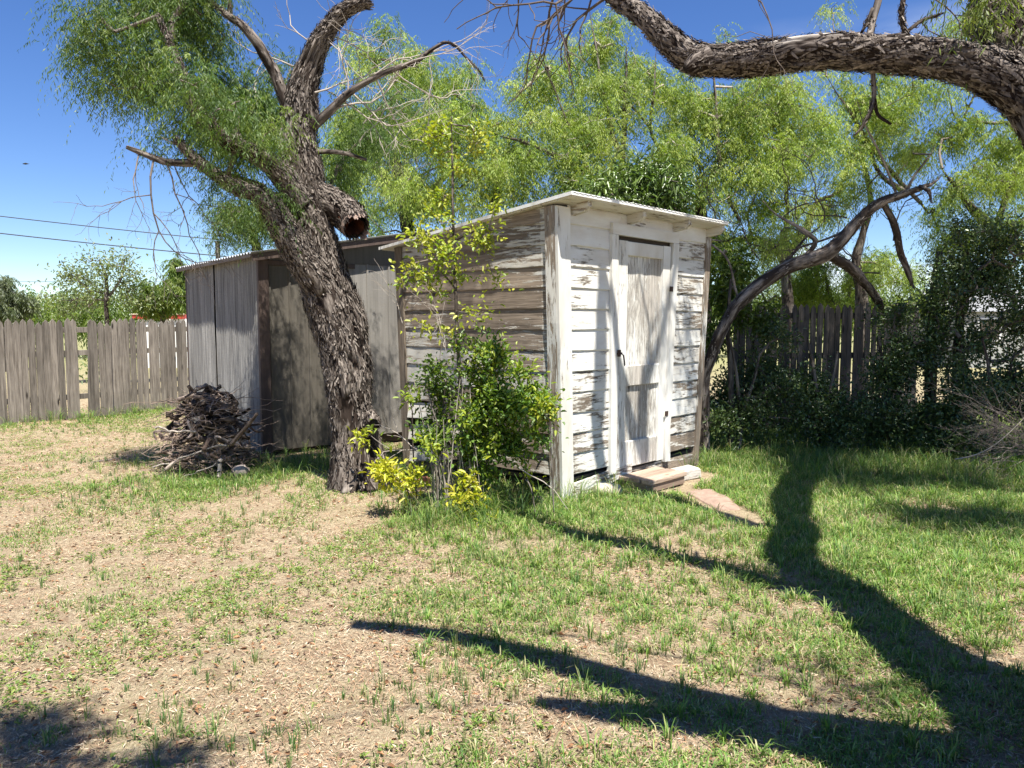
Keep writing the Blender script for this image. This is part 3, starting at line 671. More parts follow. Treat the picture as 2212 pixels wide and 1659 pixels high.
# ------------------------------------------------------------------ metal shed
C0 = gnd(568, 985); C1 = gnd(415, 925); LD = unit(C1 - C0); MA = math.atan2(LD[1], LD[0]) - math.pi / 2
MW = float(np.linalg.norm(C1 - C0))
msh = empty('metal_shed', C0, MA, 'rusty sheet metal shed with grey corrugated side and tan ribbed front behind the leaning tree', 'shed')
mz = lambda x: 2.30 + .175 * x
def sidey(px, py=700):
    r = ray(px, py); n = np.array([math.cos(MA), math.sin(MA), 0]); C = np.array([0, 0, EYE]); k = ((C0 - C) @ n) / (r @ n); q = C + r * k
    return float((q - C0) @ LD)
def frontx(px, py=700):
    r = ray(px, py); n = LD; C = np.array([0, 0, EYE]); k = ((C0 - C) @ n) / (r @ n); q = C + r * k
    return float((q - C0) @ np.array([math.cos(MA), math.sin(MA), 0]))
ys = sidey(467)
def corr_sheet(y0, y1, z0, z1, lean0=0, lean1=0, per=.067, amp=.009, mat=M_zinc, name='corrugated_sheet', off=0.):
    n = int((y1 - y0) / per * 8); us = np.linspace(y0, y1, n); zs = np.linspace(z0, z1, 14); G = np.zeros((n, 14, 3)); sd = random.random() * 20
    for j, z in enumerate(zs):
        f = (z - z0) / (z1 - z0)
        e = fbm(np.stack([us * 2, us * 0 + z * 1.3, us * 0 + sd], -1), 2, 8) - .5
        uu = us + lean0 * (1 - f) + (lean1 - lean0) * 0
        G[:, j] = np.stack([-off - amp * np.sin(us * 2 * math.pi / per) + e * .02, uu, us * 0 + z], -1)
    mb = MB(); mb.grid(G, random.random(), .5, flip=True); return mb.build(name, mat, msh, None, True, recalc=False)
corr_sheet(.03, ys - .02, .03, 2.315, -.0, 0); corr_sheet(ys + .035, MW, .0, 2.315, .03, off=.01)
bs = MB(); bs.box((.03, .05, 0), (.06, MW - .05, 2.335), .1); bs.box((.06, MW - .04, 0), (3.1, MW, 2.25), .1); bs.box((3.1, .05, 0), (3.14, MW, 2.7), .2)
bs.build('inner_frame', M_dark, msh)
cp = MB(); cp.box((-.02, MW - .02, 0), (.05, MW + .03, 2.28)); cp.build('corner_trim', M_trim, msh)
cp = MB(); cp.box((-.012, -.03, 0), (.11, .028, 2.27)); cp.build('corner_trim', M_trim, msh)
# ribbed front panels
def ribbed(x0, x1, z0, z1, y, mat, name, per=.235):
    us = []; yo = []
    x = x0
    while x < x1:
        for dx, dy in ((0, 0), (.006, -.016), (.026, -.016), (.032, 0)):
            us.append(x + dx); yo.append(dy)
        x += per
    us.append(x1); yo.append(0); us = np.minimum(np.array(us), x1); yo = np.array(yo); zs = np.linspace(z0, z1, 12)
    G = np.zeros((len(us), 12, 3)); sd = random.random() * 9
    for j, z in enumerate(zs):
        e = fbm(np.stack([us * 1.5, us * 0 + z, us * 0 + sd], -1), 2, 8) - .5
        G[:, j] = np.stack([us, y + yo + e * .025, us * 0 + z], -1)
    mb = MB(); mb.grid(G, random.random(), .5, flip=True); return mb.build(name, mat, msh, None, False, recalc=False)
xa = frontx(722); print('shed front', xa, ys, MW, frontx(865))
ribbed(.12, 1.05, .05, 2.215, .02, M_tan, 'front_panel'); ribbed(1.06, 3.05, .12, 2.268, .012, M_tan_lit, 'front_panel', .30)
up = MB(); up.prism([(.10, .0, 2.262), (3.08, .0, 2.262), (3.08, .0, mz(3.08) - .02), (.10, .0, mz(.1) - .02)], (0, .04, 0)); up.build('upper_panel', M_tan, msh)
ib = MB(); ib.box((.11, -.015, 2.205), (1.2, .03, 2.26)); ib.build('head_beam', M_trim, msh)
ib = MB(); ib.box((.05, .08, 0), (3.1, .12, 2.2)); ib.build('inner_wall', M_dark, msh)
rm = MB(); n = 9; vs = np.linspace(-.16, MW + .12, int((MW + .28) / .068 * 8)); G = np.zeros((n, len(vs), 3))
for i, x in enumerate(np.linspace(-.13, 3.2, n)): G[i] = np.stack([vs * 0 + x, vs, vs * 0 + mz(x) + .045 + .012 * np.sin(vs * 2 * math.pi / .10)], -1)
rm.grid(G, .5, .5); G2 = G.copy(); G2[..., 2] -= .003; rm.grid(G2, .5, .5, flip=True); mroof = rm.build('roof', M_roofedge, msh, None, True, recalc=False)
fb = MB(); fb.prism([(-.10, -.13, mz(-.1) - .05), (3.18, -.13, mz(3.18) - .05), (3.18, -.13, mz(3.18) + .025), (-.10, -.13, mz(-.1) + .025)], (0, .03, 0)); fb.build('roof_fascia', M_trim, mroof)
fb = MB(); fb.box((-.12, -.1, mz(-.1) - .01), (-.09, MW + .1, mz(-.1) + .03)); fb.build('roof_fascia', wood_mat('grey_fascia', 1, (.1, .08, .07), (.3, .26, .23)), mroof)

# ------------------------------------------------------------------ picket fences
def fence(name, A, B, pitch, wd, h, mat, label, skip=(), lean=None, basez=0.02, hv=.03, seed=1):
    r_ = random.Random(seed); A = np.array(A[:2]); B = np.array(B[:2]); Lf = np.linalg.norm(B - A); ang = math.atan2(B[1] - A[1], B[0] - A[0])
    root = empty(name, (A[0], A[1], 0), ang, label, 'fence'); n = int(Lf / pitch)
    for i in range(n):
        if i in skip: continue
        x = i * pitch + r_.uniform(-.008, .008); w_ = wd * r_.uniform(.88, 1.06); hh = h + r_.uniform(-hv, hv) + .02 * math.sin(i * .7)
        ln = r_.gauss(0, .004) + ((lean or {}).get(i, 0)); yb = r_.uniform(-.012, .004); ns = 8
        mb = MB(); z0 = basez; tip = .10
        G = np.zeros((ns + 1, 5, 3)); zs = np.linspace(z0, hh - tip, ns + 1)
        for k, z in enumerate(zs):
            wx = r_.uniform(-.0025, .0025); tw = r_.uniform(-.002, .002)
            for j, (sx, sy) in enumerate(((-.5, 0), (.5, 0), (.5, .018), (-.5, .018), (-.5, 0))): G[k, j] = (x + sx * w_ + ln * (z - z0) + wx, yb - .018 + sy + tw, z)
        mb.grid(G, r_.random(), .5)
        t_ = G[-1]; tx = x + ln * hh + r_.uniform(-.006, .006)
        e = [(t_[0] * .6 + np.array([tx, t_[0][1], hh]) * .4) + [-.011, 0, .012], (t_[1] * .6 + np.array([tx, t_[1][1], hh]) * .4) + [.011, 0, .012]]
        f_ = [t_[0], t_[1], e[1], np.array([tx, t_[0][1], hh]), e[0]]; b_ = [q + [0, .018, 0] for q in f_]
        mb.add(f_ + b_, [(0, 1, 2, 3, 4), (9, 8, 7, 6, 5), (1, 6, 7, 2), (2, 7, 8, 3), (3, 8, 9, 4), (4, 9, 5, 0)], mb.r[0], .5)
        mb.build('picket', mat, root)
    for z in (.32, 1.02, h - .2):
        mb = MB(); mb.box((-.05, .012, z), (Lf, .05, z + .085), None, .5); mb.build('rail', mat, root)
    for k in range(int(Lf / 2.4) + 1):
        mb = MB(); mb.box((k * 2.4 + .3, .052, 0), (k * 2.4 + .39, .14, h - .1), None, .5); mb.build('post', mat, root)
    return root
FA = gnd(20, 920); FBp = gnd(380, 885); fd = unit(FBp - FA)
fence('picket_fence', FA - fd * 1.1, FBp + fd * 2.0, .104, .100, 1.585, M_fence, 'long grey weathered picket fence on the left with one picket missing', skip=(21,), lean={22: .04, 31: -.012, 32: .012, 8: .01}, seed=3)
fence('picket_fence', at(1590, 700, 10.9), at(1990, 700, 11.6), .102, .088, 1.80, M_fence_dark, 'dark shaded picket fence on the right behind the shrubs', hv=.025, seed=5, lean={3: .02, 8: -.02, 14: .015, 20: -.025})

# ------------------------------------------------------------------ things beyond the left fence
bldg = empty('low_building', at(345, 690, 26), 0, 'low white building with a red parapet showing over the left fence', 'building')
bw = plain('white_metal_wall', (.75, .74, .72), .6, 0, 3, .08); br_ = plain('red_painted_parapet', (.42, .045, .03), .6, 0, 8, .2)
c = at(345, 686, 26)
def bx(name, par, x0, x1, y0, y1, z0, z1, mat): mb = MB(); mb.box((x0, y0, z0), (x1, y1, z1), None, .5); return mb.build(name, mat, par)
bldg.location = (c[0], c[1], 0)
bx('wall', bldg, -.75, 3.6, 0, 5, 0, 1.66, bw); bx('parapet', bldg, -.88, .32, -.1, 5.1, 1.665, 1.83, br_); bx('parapet', bldg, .42, .85, -.1, 5.1, 1.665, 1.83, br_); bx('trim', bldg, -.9, .9, -.13, -.105, 1.80, 1.835, plain('buff_trim', (.6, .5, .35), .7))
def wire(name, P, Q, rad, sag, label, cat='power line', group=None):
    P = np.array(P); Q = np.array(Q); f = np.linspace(0, 1, 40)[:, None]; pts = P + (Q - P) * f; pts[:, 2] -= (4 * sag * f * (1 - f))[:, 0]
    V, F = sticks(np.hstack([pts[:-1], pts[1:], np.full((39, 2), rad)]), 6); o = mesh_np(name, V, [F], None, M_cable, True); return tag(o, label, cat, group)
M_cable = plain('black_cable', (.03, .03, .035), .6)
wire('power_line', at(-300, 430, 22), at(900, 556, 24), .014, .1, 'upper of the two black power lines crossing the sky on the left')
wire('power_line', at(-300, 468, 20), at(900, 588, 22), .015, .1, 'lower of the two black power lines crossing the sky on the left')
wire('power_line', at(-300, 606, 60), at(600, 608, 60), .014, .05, 'thin faint power line low over the fence, upper of the pair')
wire('power_line', at(-300, 636, 60), at(600, 632, 60), .012, .05, 'thin faint power line low over the fence, lower of the pair')
for i, (a, b) in enumerate([((1750, 596), (2300, 590)), ((1750, 612), (2300, 607))]):
    wire('power_line', at(*a, 40), at(*b, 40), .012, .05, ('upper' if i == 0 else 'lower') + ' of the two thin lines seen between the trees on the right')
ps = MB(); p = at(471, 560, 12.6); ps.box((-.03, -.03, 0), (.03, .03, at(471, 521, 12.6)[2]), None, .5)
o = ps.build('pole', M_fence); o.location = (p[0], p[1], 0); tag(o, 'short bare wooden pole sticking up behind the metal shed roof', 'pole')
# bird
bp = at(55, 354, 30); bd = MB(); bd.add([(-.13, 0, .0), (-.05, .03, .03), (.05, .03, .03), (.16, 0, .0), (.05, -.03, .02), (-.05, -.03, .02), (0, .0, -.03), (0, 0, .045)], [(0, 1, 7, 5), (1, 2, 7), (2, 3, 4, 7), (5, 7, 4), (0, 5, 6), (5, 4, 6), (4, 3, 6), (0, 6, 1), (1, 6, 2), (2, 6, 3)])
o = bd.build('bird', M_cable); o.location = bp; tag(o, 'tiny dark bird flying in the blue sky at the left', 'bird')
#@@PART3
# ------------------------------------------------------------------ big leaning tree in front of the metal shed
def A_(l, Y=None):
    """list of (px,py,Y,width_px) -> points, radii"""
    P = [at(x, y, Yv) for x, y, Yv, wv in l]; return P, [wv / 2 / FPX * Yv for x, y, Yv, wv in l]
def twig_obj(name, segs, mat, parent): V, F = sticks(segs, 5); return mesh_np(name, V, [F], parent, mat, True)
def dead_twigs(starts, seed, depth=4, L0=.5, r0=.008, drop=-.2, spread=.9):
    """random branching bare twigs: starts = (point, direction, length, radius)"""
    r_ = np.random.default_rng(seed); segs = []
    def go(p, d, l, r, k):
        n = 4; q = p
        for i in range(n):
            d = unit(d + r_.normal(0, .22, 3) + [0, 0, drop * .12]); e = q + d * l / n; segs.append([*q, *e, r * (1 - i / n * .35), r * (1 - (i + 1) / n * .35)]); q = e
            if k > 0 and i >= 1 and r_.random() < .75: go(q, unit(d + r_.normal(0, spread, 3) * .8 + [0, 0, drop * .4]), l * r_.uniform(.45, .75), r * .55, k - 1)
        if k > 0: go(q, unit(d + r_.normal(0, .35, 3)), l * .7, r * .6, k - 1)
    for p, d, l, r in starts: go(np.array(p, float), unit(np.array(d, float)), l, r, depth)
    return np.array(segs)
T1 = gnd(778, 1055)
big = empty('leaning_tree', T1, 0, 'big shaggy-barked tree leaning left in front of the metal shed, with feathery green foliage', 'tree')
mo = Matrix.Translation(-Vector(T1))
def under(o, root): o.matrix_parent_inverse = Matrix.Translation(-Vector(root.location)); return o
tb = TB()
base = np.array([T1[0], T1[1], -.05])
P, rr = A_([(770, 965, 7.2, 116), (760, 880, 7.2, 118), (752, 800, 7.2, 116), (738, 720, 7.2, 118), (712, 630, 7.2, 118), (688, 540, 7.2, 104), (668, 450, 7.2, 98), (655, 380, 7.2, 94), (646, 300, 7.2, 88), (648, 230, 7.2, 82), (660, 175, 7.2, 70), (672, 140, 7.2, 52), (684, 105, 7.15, 44), (712, 60, 7.1, 37), (745, 22, 7.05, 31), (780, 6, 7.0, 27), (800, 4, 7.0, 22)])
rr = [q * .94 for q in rr]; tb.tube([base] + P, [.26] + rr, .014, 240, amp=.52, freq=12.5, fl=4.0, flakes=13000, seed=2, flare=.5, lump=.17)
P, rr = A_([(735, 700, 7.2, 70), (705, 640, 7.12, 74), (672, 585, 7.05, 74), (640, 535, 7.0, 70), (612, 490, 6.98, 66), (588, 450, 6.95, 52), (555, 420, 6.9, 36), (508, 404, 6.85, 28), (465, 375, 6.8, 24), (420, 342, 6.75, 18), (380, 300, 6.7, 12)])
tb.tube(P, rr, .016, 150, amp=.48, freq=16, fl=4.5, flakes=6000, seed=3)
P, rr = A_([(655, 440, 7.1, 66), (600, 372, 6.95, 52), (560, 338, 6.85, 46), (520, 318, 6.8, 40), (475, 295, 6.75, 38), (440, 258, 6.7, 34), (418, 228, 6.7, 24), (400, 170, 6.7, 16), (370, 100, 6.7, 12), (340, 30, 6.7, 8)])
tb.tube(P, rr, .016, 110, amp=.46, freq=17, fl=5, flakes=3500, seed=4)
trunk = under(tb.build('trunk', M_bark, big), big)
# dead limbs as their own parts
def limb(name, lst, seed, mat=M_bark, root=big, seg=40, fl=300, amp=.25, wob=0):
    t_ = TB(); P, rr = A_(lst); t_.tube(P, rr, .016, seg, amp=amp, freq=22, fl=6, flakes=fl, seed=seed, wob=wob); return under(t_.build(name, mat, root), root), t_
limb('dead_branch', [(640, 300, 7.15, 30), (608, 200, 7.1, 27), (594, 160, 7.1, 26), (570, 118, 7.05, 25), (552, 88, 7.0, 20), (520, 52, 7.0, 17), (484, 28, 7.0, 15), (440, -8, 7.0, 12)], 11)
limb('dead_branch', [(498, 40, 7.0, 11), (497, 15, 7.0, 9), (494, -5, 7.0, 6)], 12, seg=16, fl=40)
limb('dead_branch', [(660, 290, 7.2, 26), (716, 240, 7.1, 20), (752, 205, 7.05, 17), (792, 176, 7.0, 15), (845, 150, 6.95, 13), (898, 132, 6.9, 11), (930, 108, 6.9, 9), (960, 92, 6.9, 7), (982, 98, 6.9, 6), (1005, 122, 6.9, 5), (1034, 150, 6.9, 4), (1048, 178, 6.9, 2)], 13, M_bark_pale, seg=24, fl=150, wob=.03)
limb('dead_branch', [(470, 372, 6.8, 16), (430, 354, 6.8, 17), (400, 352, 6.8, 18), (360, 350, 6.8, 16), (332, 341, 6.8, 14), (300, 328, 6.8, 12), (274, 318, 6.8, 9)], 14, seg=24, fl=120)
limb('dead_branch', [(792, 345, 7.3, 6), (740, 330, 7.2, 9), (692, 328, 7.15, 12), (665, 335, 7.2, 14)], 15, seg=16, fl=40)
tw = []
s_ = lambda px, py, Y, dx, dy, l, r: (at(px, py, Y), (dx, random.uniform(-.3, .3), -dy), l, r)
tw += [s_(332, 345, 6.8, .05, 1, .62, .010), s_(300, 332, 6.8, -.4, 1, .35, .007), s_(360, 352, 6.8, .3, 1, .55, .008), s_(375, 352, 6.8, .1, 1, .40, .006)]
twig_obj('dead_twigs', dead_twigs(tw, 5, 3, drop=-.5, spread=.75), M_twig, big).matrix_parent_inverse = Matrix.Translation(-Vector(T1))
tw = [s_(716, 240, 7.1, .7, -.6, .5, .010), s_(752, 205, 7.05, .5, -1, .5, .009), s_(792, 176, 7.0, .8, -1, .45, .008), s_(810, 165, 7.0, .4, .9, .5, .008), s_(845, 150, 6.95, .6, .9, .55, .007),
      s_(898, 132, 6.9, .6, -.8, .4, .006), s_(930, 108, 6.9, .5, .9, .45, .005), s_(1005, 122, 6.9, .5, .8, .4, .004), s_(868, 143, 6.9, .9, .0, .5, .006),
      s_(700, 80, 7.1, .9, .2, .4, .007), s_(690, 100, 7.1, -.8, -.5, .45, .007), s_(716, 60, 7.1, .9, .1, .3, .005), s_(660, 150, 7.15, -.9, -.4, .55, .008), s_(700, 75, 7.1, .8, .8, .4, .006), s_(680, 200, 7.1, .9, -.3, .5, .009),
      s_(760, 200, 7.1, .9, .5, .5, .008), s_(740, 218, 7.1, .7, .8, .5, .007)]
twig_obj('dead_twigs', dead_twigs(tw, 9, 2, drop=.05, spread=.7), M_twig_pale, big).matrix_parent_inverse = Matrix.Translation(-Vector(T1))
# hollow broken stub on the right of the trunk
def hollow():
    t_ = TB(); P = [at(680, 420, 7.25), at(718, 440, 7.2), at(750, 464, 7.1), at(768, 490, 6.98)]; rr = [.13, .15, .155, .145]
    t_.tube(P, rr, .012, 90, amp=.5, freq=13, fl=5, flakes=1500, seed=21, cap=False, lump=.26)
    o = under(t_.build('hollow_stub', M_bark_pale, big), big)
    t2 = TB(); t2.tube(P, [.11, .12, .118, .108], .015, 60, amp=.5, freq=13, fl=6, seed=21, cap=False, lump=.26)
    m_ = bark_mat('rotten_red_heartwood', (.04, .014, .008), (.10, .032, .016), (.20, .065, .03)); under(t2.build('hollow_core', m_, big), big)
    e = []
    r_ = np.random.default_rng(3); c = P[-1]; ax = unit(P[-1] - P[-2]); u = unit(np.cross(ax, [0, 0, 1])); v = np.cross(ax, u); mb = MB()
    for k in range(46):
        a = k / 46 * 2 * math.pi; p = c + (u * math.cos(a) + v * math.sin(a)) * .128; l = .035 * math.sin(a * 3) + .03 * math.sin(a * 5 + 1) + r_.uniform(-.02, .05); tg = unit(np.cross(ax, p - c)); w_ = .014
        mb.add([p - tg * w_ - ax * .03, p + tg * w_ - ax * .03, p + tg * w_ * .6 + ax * l, p - tg * w_ * .5 + ax * l * .8], [(0, 1, 2, 3)])
    under(mb.build('broken_rim', plain('splintered_wood', (.20, .14, .11), .9, 0, 40, .5), big, recalc=False), big)
hollow()
t_ = TB(); t_.tube([at(800, 905, 7.12), at(806, 912, 6.93), at(808, 916, 6.88)], [.085, .07, .05], .01, 60, amp=.5, freq=18, flakes=160, seed=27, cap=False); under(t_.build('knot', M_bark, big), big)
t_ = TB(); t_.tube([at(800, 905, 7.1), at(807, 914, 6.905)], [.05, .045], .01, 30, amp=.4, freq=18, seed=28); under(t_.build('knot_hole', M_dark, big), big)
def crown(root, name, clusters, base_nodes, seed, mat=M_leaf, twm=M_twig, sig=(.105, .105, .095), strands=11, per=14, ln=.055, wd=.0125, length=.27, pal=GREENS, r0=.0035, twigs=True):
    V, F, c = feathery(clusters, sig, strands, per, ln, wd, length, pal, seed)
    o = under(mesh_np(name, V, [F], root, mat, False, {'col': c}), root)
    if twigs:
        segs, _ = grow(base_nodes, clusters, r0, .04, seed=seed); under(twig_obj('branches', segs, twm, root), root)
    return o
bl = [pblob(300, 40, 7.20, 120, 100, .7, 62), pblob(400, 110, 7.30, 110, 100, .7, 62), pblob(215, 165, 7.20, 75, 42, .4, 16), pblob(300, 170, 7.20, 70, 60, .5, 20), pblob(430, 215, 7.20, 90, 80, .6, 44), pblob(375, 290, 7.20, 50, 34, .4, 6),
      pblob(530, 215, 7.40, 70, 80, .5, 30), pblob(590, 270, 7.45, 40, 80, .4, 12), pblob(500, 330, 7.30, 70, 40, .4, 14), pblob(400, 240, 7.20, 80, 70, .5, 22), pblob(460, 10, 7.30, 30, 60, .5, 14), pblob(565, 215, 7.80, 45, 50, .5, 12),
      pblob(480, 390, 7.40, 50, 24, .4, 5), pblob(570, 410, 7.30, 30, 40, .3, 4), pblob(555, 100, 7.90, 10, 20, .2, 2), pblob(628, 145, 7.80, 10, 30, .2, 3), pblob(300, -90, 7.10, 150, 80, .7, 26)]
bl += [pblob(785, 265, 8.0, 45, 50, .4, 26), pblob(740, 330, 7.9, 30, 45, .4, 16), pblob(850, 215, 8.2, 40, 40, .4, 14), pblob(720, 400, 7.9, 20, 40, .3, 8), pblob(545, 260, 7.3, 60, 70, .4, 26)]
bl += [pblob(500, 215, 6.5, 60, 60, .2, 10), pblob(560, 270, 6.55, 40, 50, .2, 7), pblob(592, 425, 6.7, 26, 46, .15, 3), pblob(480, 385, 6.55, 40, 20, .2, 4), pblob(430, 160, 6.45, 60, 60, .2, 12)]
cl = blob_points(bl, 31)
GR2 = [(.125, .185, .045), (.10, .16, .038), (.165, .215, .05), (.07, .125, .035), (.115, .175, .06)]
crown(big, 'crown', cl, tb.nodes(12)[20:], 32, sig=(.11, .14, .10), strands=15, per=17, ln=.044, wd=.0085, length=.25, pal=GR2, r0=.0028)

# ------------------------------------------------------------------ tree just outside the right edge, its limb crossing the top
RT = np.array([2.10, 2.30, -.05])
rt = empty('overhanging_tree', RT, 0, 'rough-barked tree at the right edge with a thick limb reaching across the top', 'tree')
tb2 = TB()
tr_pts = [RT, shade_of(2180, 1516, .9), shade_of(2040, 1447, 1.5), shade_of(1909, 1351, 2.1), at(2285, 200, 3.3), at(2205, 80, 3.5), at(2180, 0, 3.7), shade_of(1722, 1150, 3.5)]
up1 = [tr_pts[-1], shade_of(1703, 1095, 3.9), shade_of(1722, 1045, 4.3), shade_of(1770, 990, 4.7), shade_of(1840, 930, 5.2)]
tb2.tube(tr_pts, [.27, .25, .23, .21, .19, .165, .16, .16], .018, 200, amp=.34, freq=14, fl=4, flakes=8000, seed=41, flare=.3)
tb2.tube(up1, [.16, .17, .16, .14, .08], .03, 80, amp=.3, freq=14, fl=4, flakes=1500, seed=42)
P, rr = A_([(2300, 290, 3.25, 150), (2215, 200, 3.28, 145), (2120, 150, 3.35, 118), (2030, 128, 3.45, 100), (1900, 112, 3.6, 92), (1780, 108, 3.75, 88), (1660, 122, 3.95, 80), (1560, 130, 4.05, 74), (1495, 122, 4.12, 76), (1450, 88, 4.18, 66), (1400, 42, 4.28, 58), (1345, 2, 4.4, 52), (1290, -50, 4.55, 46), (1230, -130, 4.8, 34)])
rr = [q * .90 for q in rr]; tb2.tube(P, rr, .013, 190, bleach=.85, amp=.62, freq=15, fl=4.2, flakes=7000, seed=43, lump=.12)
P, rr = A_([(1530, 130, 4.06, 60), (1500, 140, 4.05, 50), (1482, 150, 4.04, 22)]); tb2.tube(P, rr, .012, 70, amp=.35, freq=16, flakes=200, seed=44)
P, rr = A_([(1232, -125, 4.8, 36), (1150, -260, 5.2, 28), (1040, -420, 5.6, 14)]); tb2.tube(P, rr, .03, 40, amp=.3, seed=45)
# limbs above and behind the camera whose shadows lie on the lawn
def shade_limb(pts, seed, stub=None, seg=60, T=tb2):
    P = [shade_of(x, y, z) for x, y, z, r in pts]; rr = [r for *_, r in pts]
    if stub is not None: P = [np.array(stub)] + P; rr = [rr[0] * 1.15] + rr
    T.tube(P, rr, .03, seg, amp=.3, freq=14, fl=4, flakes=600, seed=seed)
J = np.array([2.16, 2.55, 1.45])
shade_limb([(2150, 1650, 2.5, .17), (1750, 1592, 2.75, .15), (1500, 1524, 2.95, .135), (1300, 1465, 3.1, .12), (1150, 1425, 3.25, .10), (1000, 1385, 3.35, .075), (900, 1368, 3.4, .065), (760, 1358, 3.5, .05)], 46, J)
shade_limb([(1900, 1655, 2.7, .16), (1700, 1612, 2.9, .12), (1450, 1566, 3.1, .095), (1290, 1548, 3.2, .075), (1155, 1530, 3.3, .05)], 47)
shade_limb([(2150, 1640, 2.6, .14), (2000, 1680, 2.7, .15), (1880, 1720, 2.8, .14), (1700, 1750, 2.9, .07)], 48)
P = [tr_pts[-1], shade_of(1680, 1158, 4.0), shade_of(1630, 1142, 4.2), shade_of(1545, 1112, 4.5), shade_of(1450, 1086, 4.7), np.array([1.6, 5.2, 5.3]), np.array([1.25, 5.0, 6.6])]
tb2.tube(P, [.10, .09, .09, .085, .08, .055, .03], .03, 50, amp=.3, seed=49)
# upright limbs that shade the shed front
def wall_pt(x, z, k): 
    wpt = L2W(P0, SA, x, 0, z); return wpt + np.array([SH[0], SH[1], math.tan(SUN_EL)]) * k
tb2.tube([P[4], wall_pt(.60, .35, 2.1), wall_pt(.60, .9, 2.15), wall_pt(.62, 1.5, 2.2), wall_pt(.62, 2.0, 2.3)], [.055, .085, .085, .08, .05], .03, 40, amp=.3, seed=51)
tb2.tube([P[5], wall_pt(1.28, .3, 2.6), wall_pt(1.30, .6, 2.6), wall_pt(1.33, .95, 2.65)], [.06, .09, .085, .07], .03, 40, amp=.3, seed=52)
tb2.tube([wall_pt(1.33, .95, 2.65), wall_pt(1.62, 1.45, 2.7), wall_pt(1.9, 2.3, 2.8), wall_pt(2.1, 2.9, 3.0)], [.05, .04, .03, .02], .03, 24, amp=.3, seed=53)
tk2 = under(tb2.build('trunk', M_bark_pale, rt), rt)
# snags hanging from / standing on the limb
limb('dead_branch', [(1885, 150, 3.62, 10), (1888, 205, 3.62, 10), (1880, 240, 3.6, 9), (1862, 275, 3.6, 6), (1845, 292, 3.6, 4)], 61, M_bark, rt, 20, 60)
limb('dead_branch', [(1887, 200, 3.62, 9), (1895, 245, 3.62, 8), (1915, 262, 3.6, 7), (1925, 268, 3.6, 5)], 62, M_bark, rt, 20, 60)
limb('dead_branch', [(1878, 80, 3.66, 14), (1885, 45, 3.7, 15), (1895, 10, 3.7, 15), (1905, -30, 3.7, 14)], 63, M_bark, rt, 20, 60)
limb('dead_branch', [(1860, 72, 3.6, 6), (1875, 45, 3.6, 9), (1885, 18, 3.6, 9)], 64, M_bark, rt, 16, 30)
limb('dead_branch', [(1968, 86, 3.5, 9), (1952, 60, 3.5, 12), (1948, 30, 3.5, 12), (1952, -10, 3.5, 12)], 65, M_bark, rt, 20, 60)
limb('dead_branch', [(1962, 66, 3.5, 8), (1990, 45, 3.5, 8), (2020, 34, 3.5, 6), (2038, 28, 3.5, 4)], 66, M_bark, rt, 16, 30)
tw = [s_(1345, -10, 4.6, -1, .15, 0.44, .010), s_(1330, -30, 4.6, -1, .35, 0.50, .011), s_(1290, -50, 4.6, -.6, .7, 0.44, .010), s_(1250, -70, 4.6, -.8, .55, 0.44, .010), s_(1200, -60, 4.7, -.9, .4, 0.39, .009),
      s_(1275, -20, 4.6, .1, 1, 0.23, .007), s_(1130, -30, 4.8, -.6, .6, 0.28, .006), s_(1225, -40, 4.7, -.2, 1, 0.22, .006)]
under(twig_obj('dead_twigs', dead_twigs(tw, 12, 2, drop=-.25, spread=.6), M_twig_dark, rt), rt)
tw = [s_(1620, -15, 3.9, .7, .4, .3, .004), s_(1990, 48, 3.5, .6, .8, .2, .003), s_(2000, -10, 3.5, .5, .5, .2, .004)]
under(twig_obj('dead_twigs', dead_twigs(tw, 14, 2, drop=-.25, spread=.6), M_twig_dark, rt), rt)
# crown outside the frame: it dapples the right-hand lawn, the shrubs and the lower left corner
bl = [((5.2, 6.9, 5.9), (1.9, 1.3, .7), 230), ((7.2, 7.0, 5.9), (1.7, 1.2, .8), 150), ((3.5, 7.6, 6.3), (.9, .7, .5), 60), ((3.9, 5.5, 5.3), (.9, .8, .5), 20), ((2.3, 6.3, 6.3), (1.2, .7, .5), 16), ((6.2, 4.6, 5.0), (1.6, .9, .6), 24), ((1.3, 5.2, 7.2), (.9, .5, .5), 9),
      (shade_of(1950, 1040, 5.2), (1.2, .5, .3), 70), (shade_of(2120, 1130, 5.0), (.8, .3, .3), 34), (shade_of(1720, 990, 5.4), (.8, .5, .3), 26), (shade_of(2100, 1000, 5.3), (1.2, .5, .3), 50), (shade_of(1900, 1450, 4.2), (.5, .35, .25), 7), ((5.0, 8.8, 7.6), (2.4, .8, .6), 110), ((5.8, 8.4, 7.1), (2.8, .9, .6), 150)]
cl = blob_points(bl, 71)
crown(rt, 'crown', cl, np.vstack([tb2.skel[1][0][::6], tb2.skel[-1][0][::6], tb2.skel[5][0][-10:]]), 72, sig=(.2, .2, .15), strands=13, per=13, ln=.09, wd=.018, length=.35, pal=GR2, r0=.004)
cl = blob_points([((-1.15, 1.02, 3.9), (.36, .2, .15), 46), ((-.62, .9, 3.9), (.14, .12, .1), 14)], 73)
V, F, c = feathery(cl, (.07, .07, .06), 8, 9, .06, .014, .14, GR2, 74); under(mesh_np('leafy_shoots', V, [F], rt, M_leaf, False, {'col': c}), rt)
segs, _ = grow(tb2.skel[6][0][-3:], cl, .0012, .006, seed=74); under(twig_obj('branches', segs, M_twig, rt), rt)
cl = blob_points([pblob(2195, 30, 3.3, 40, 70, .25, 12), pblob(2180, -60, 3.2, 60, 50, .3, 8)], 75)
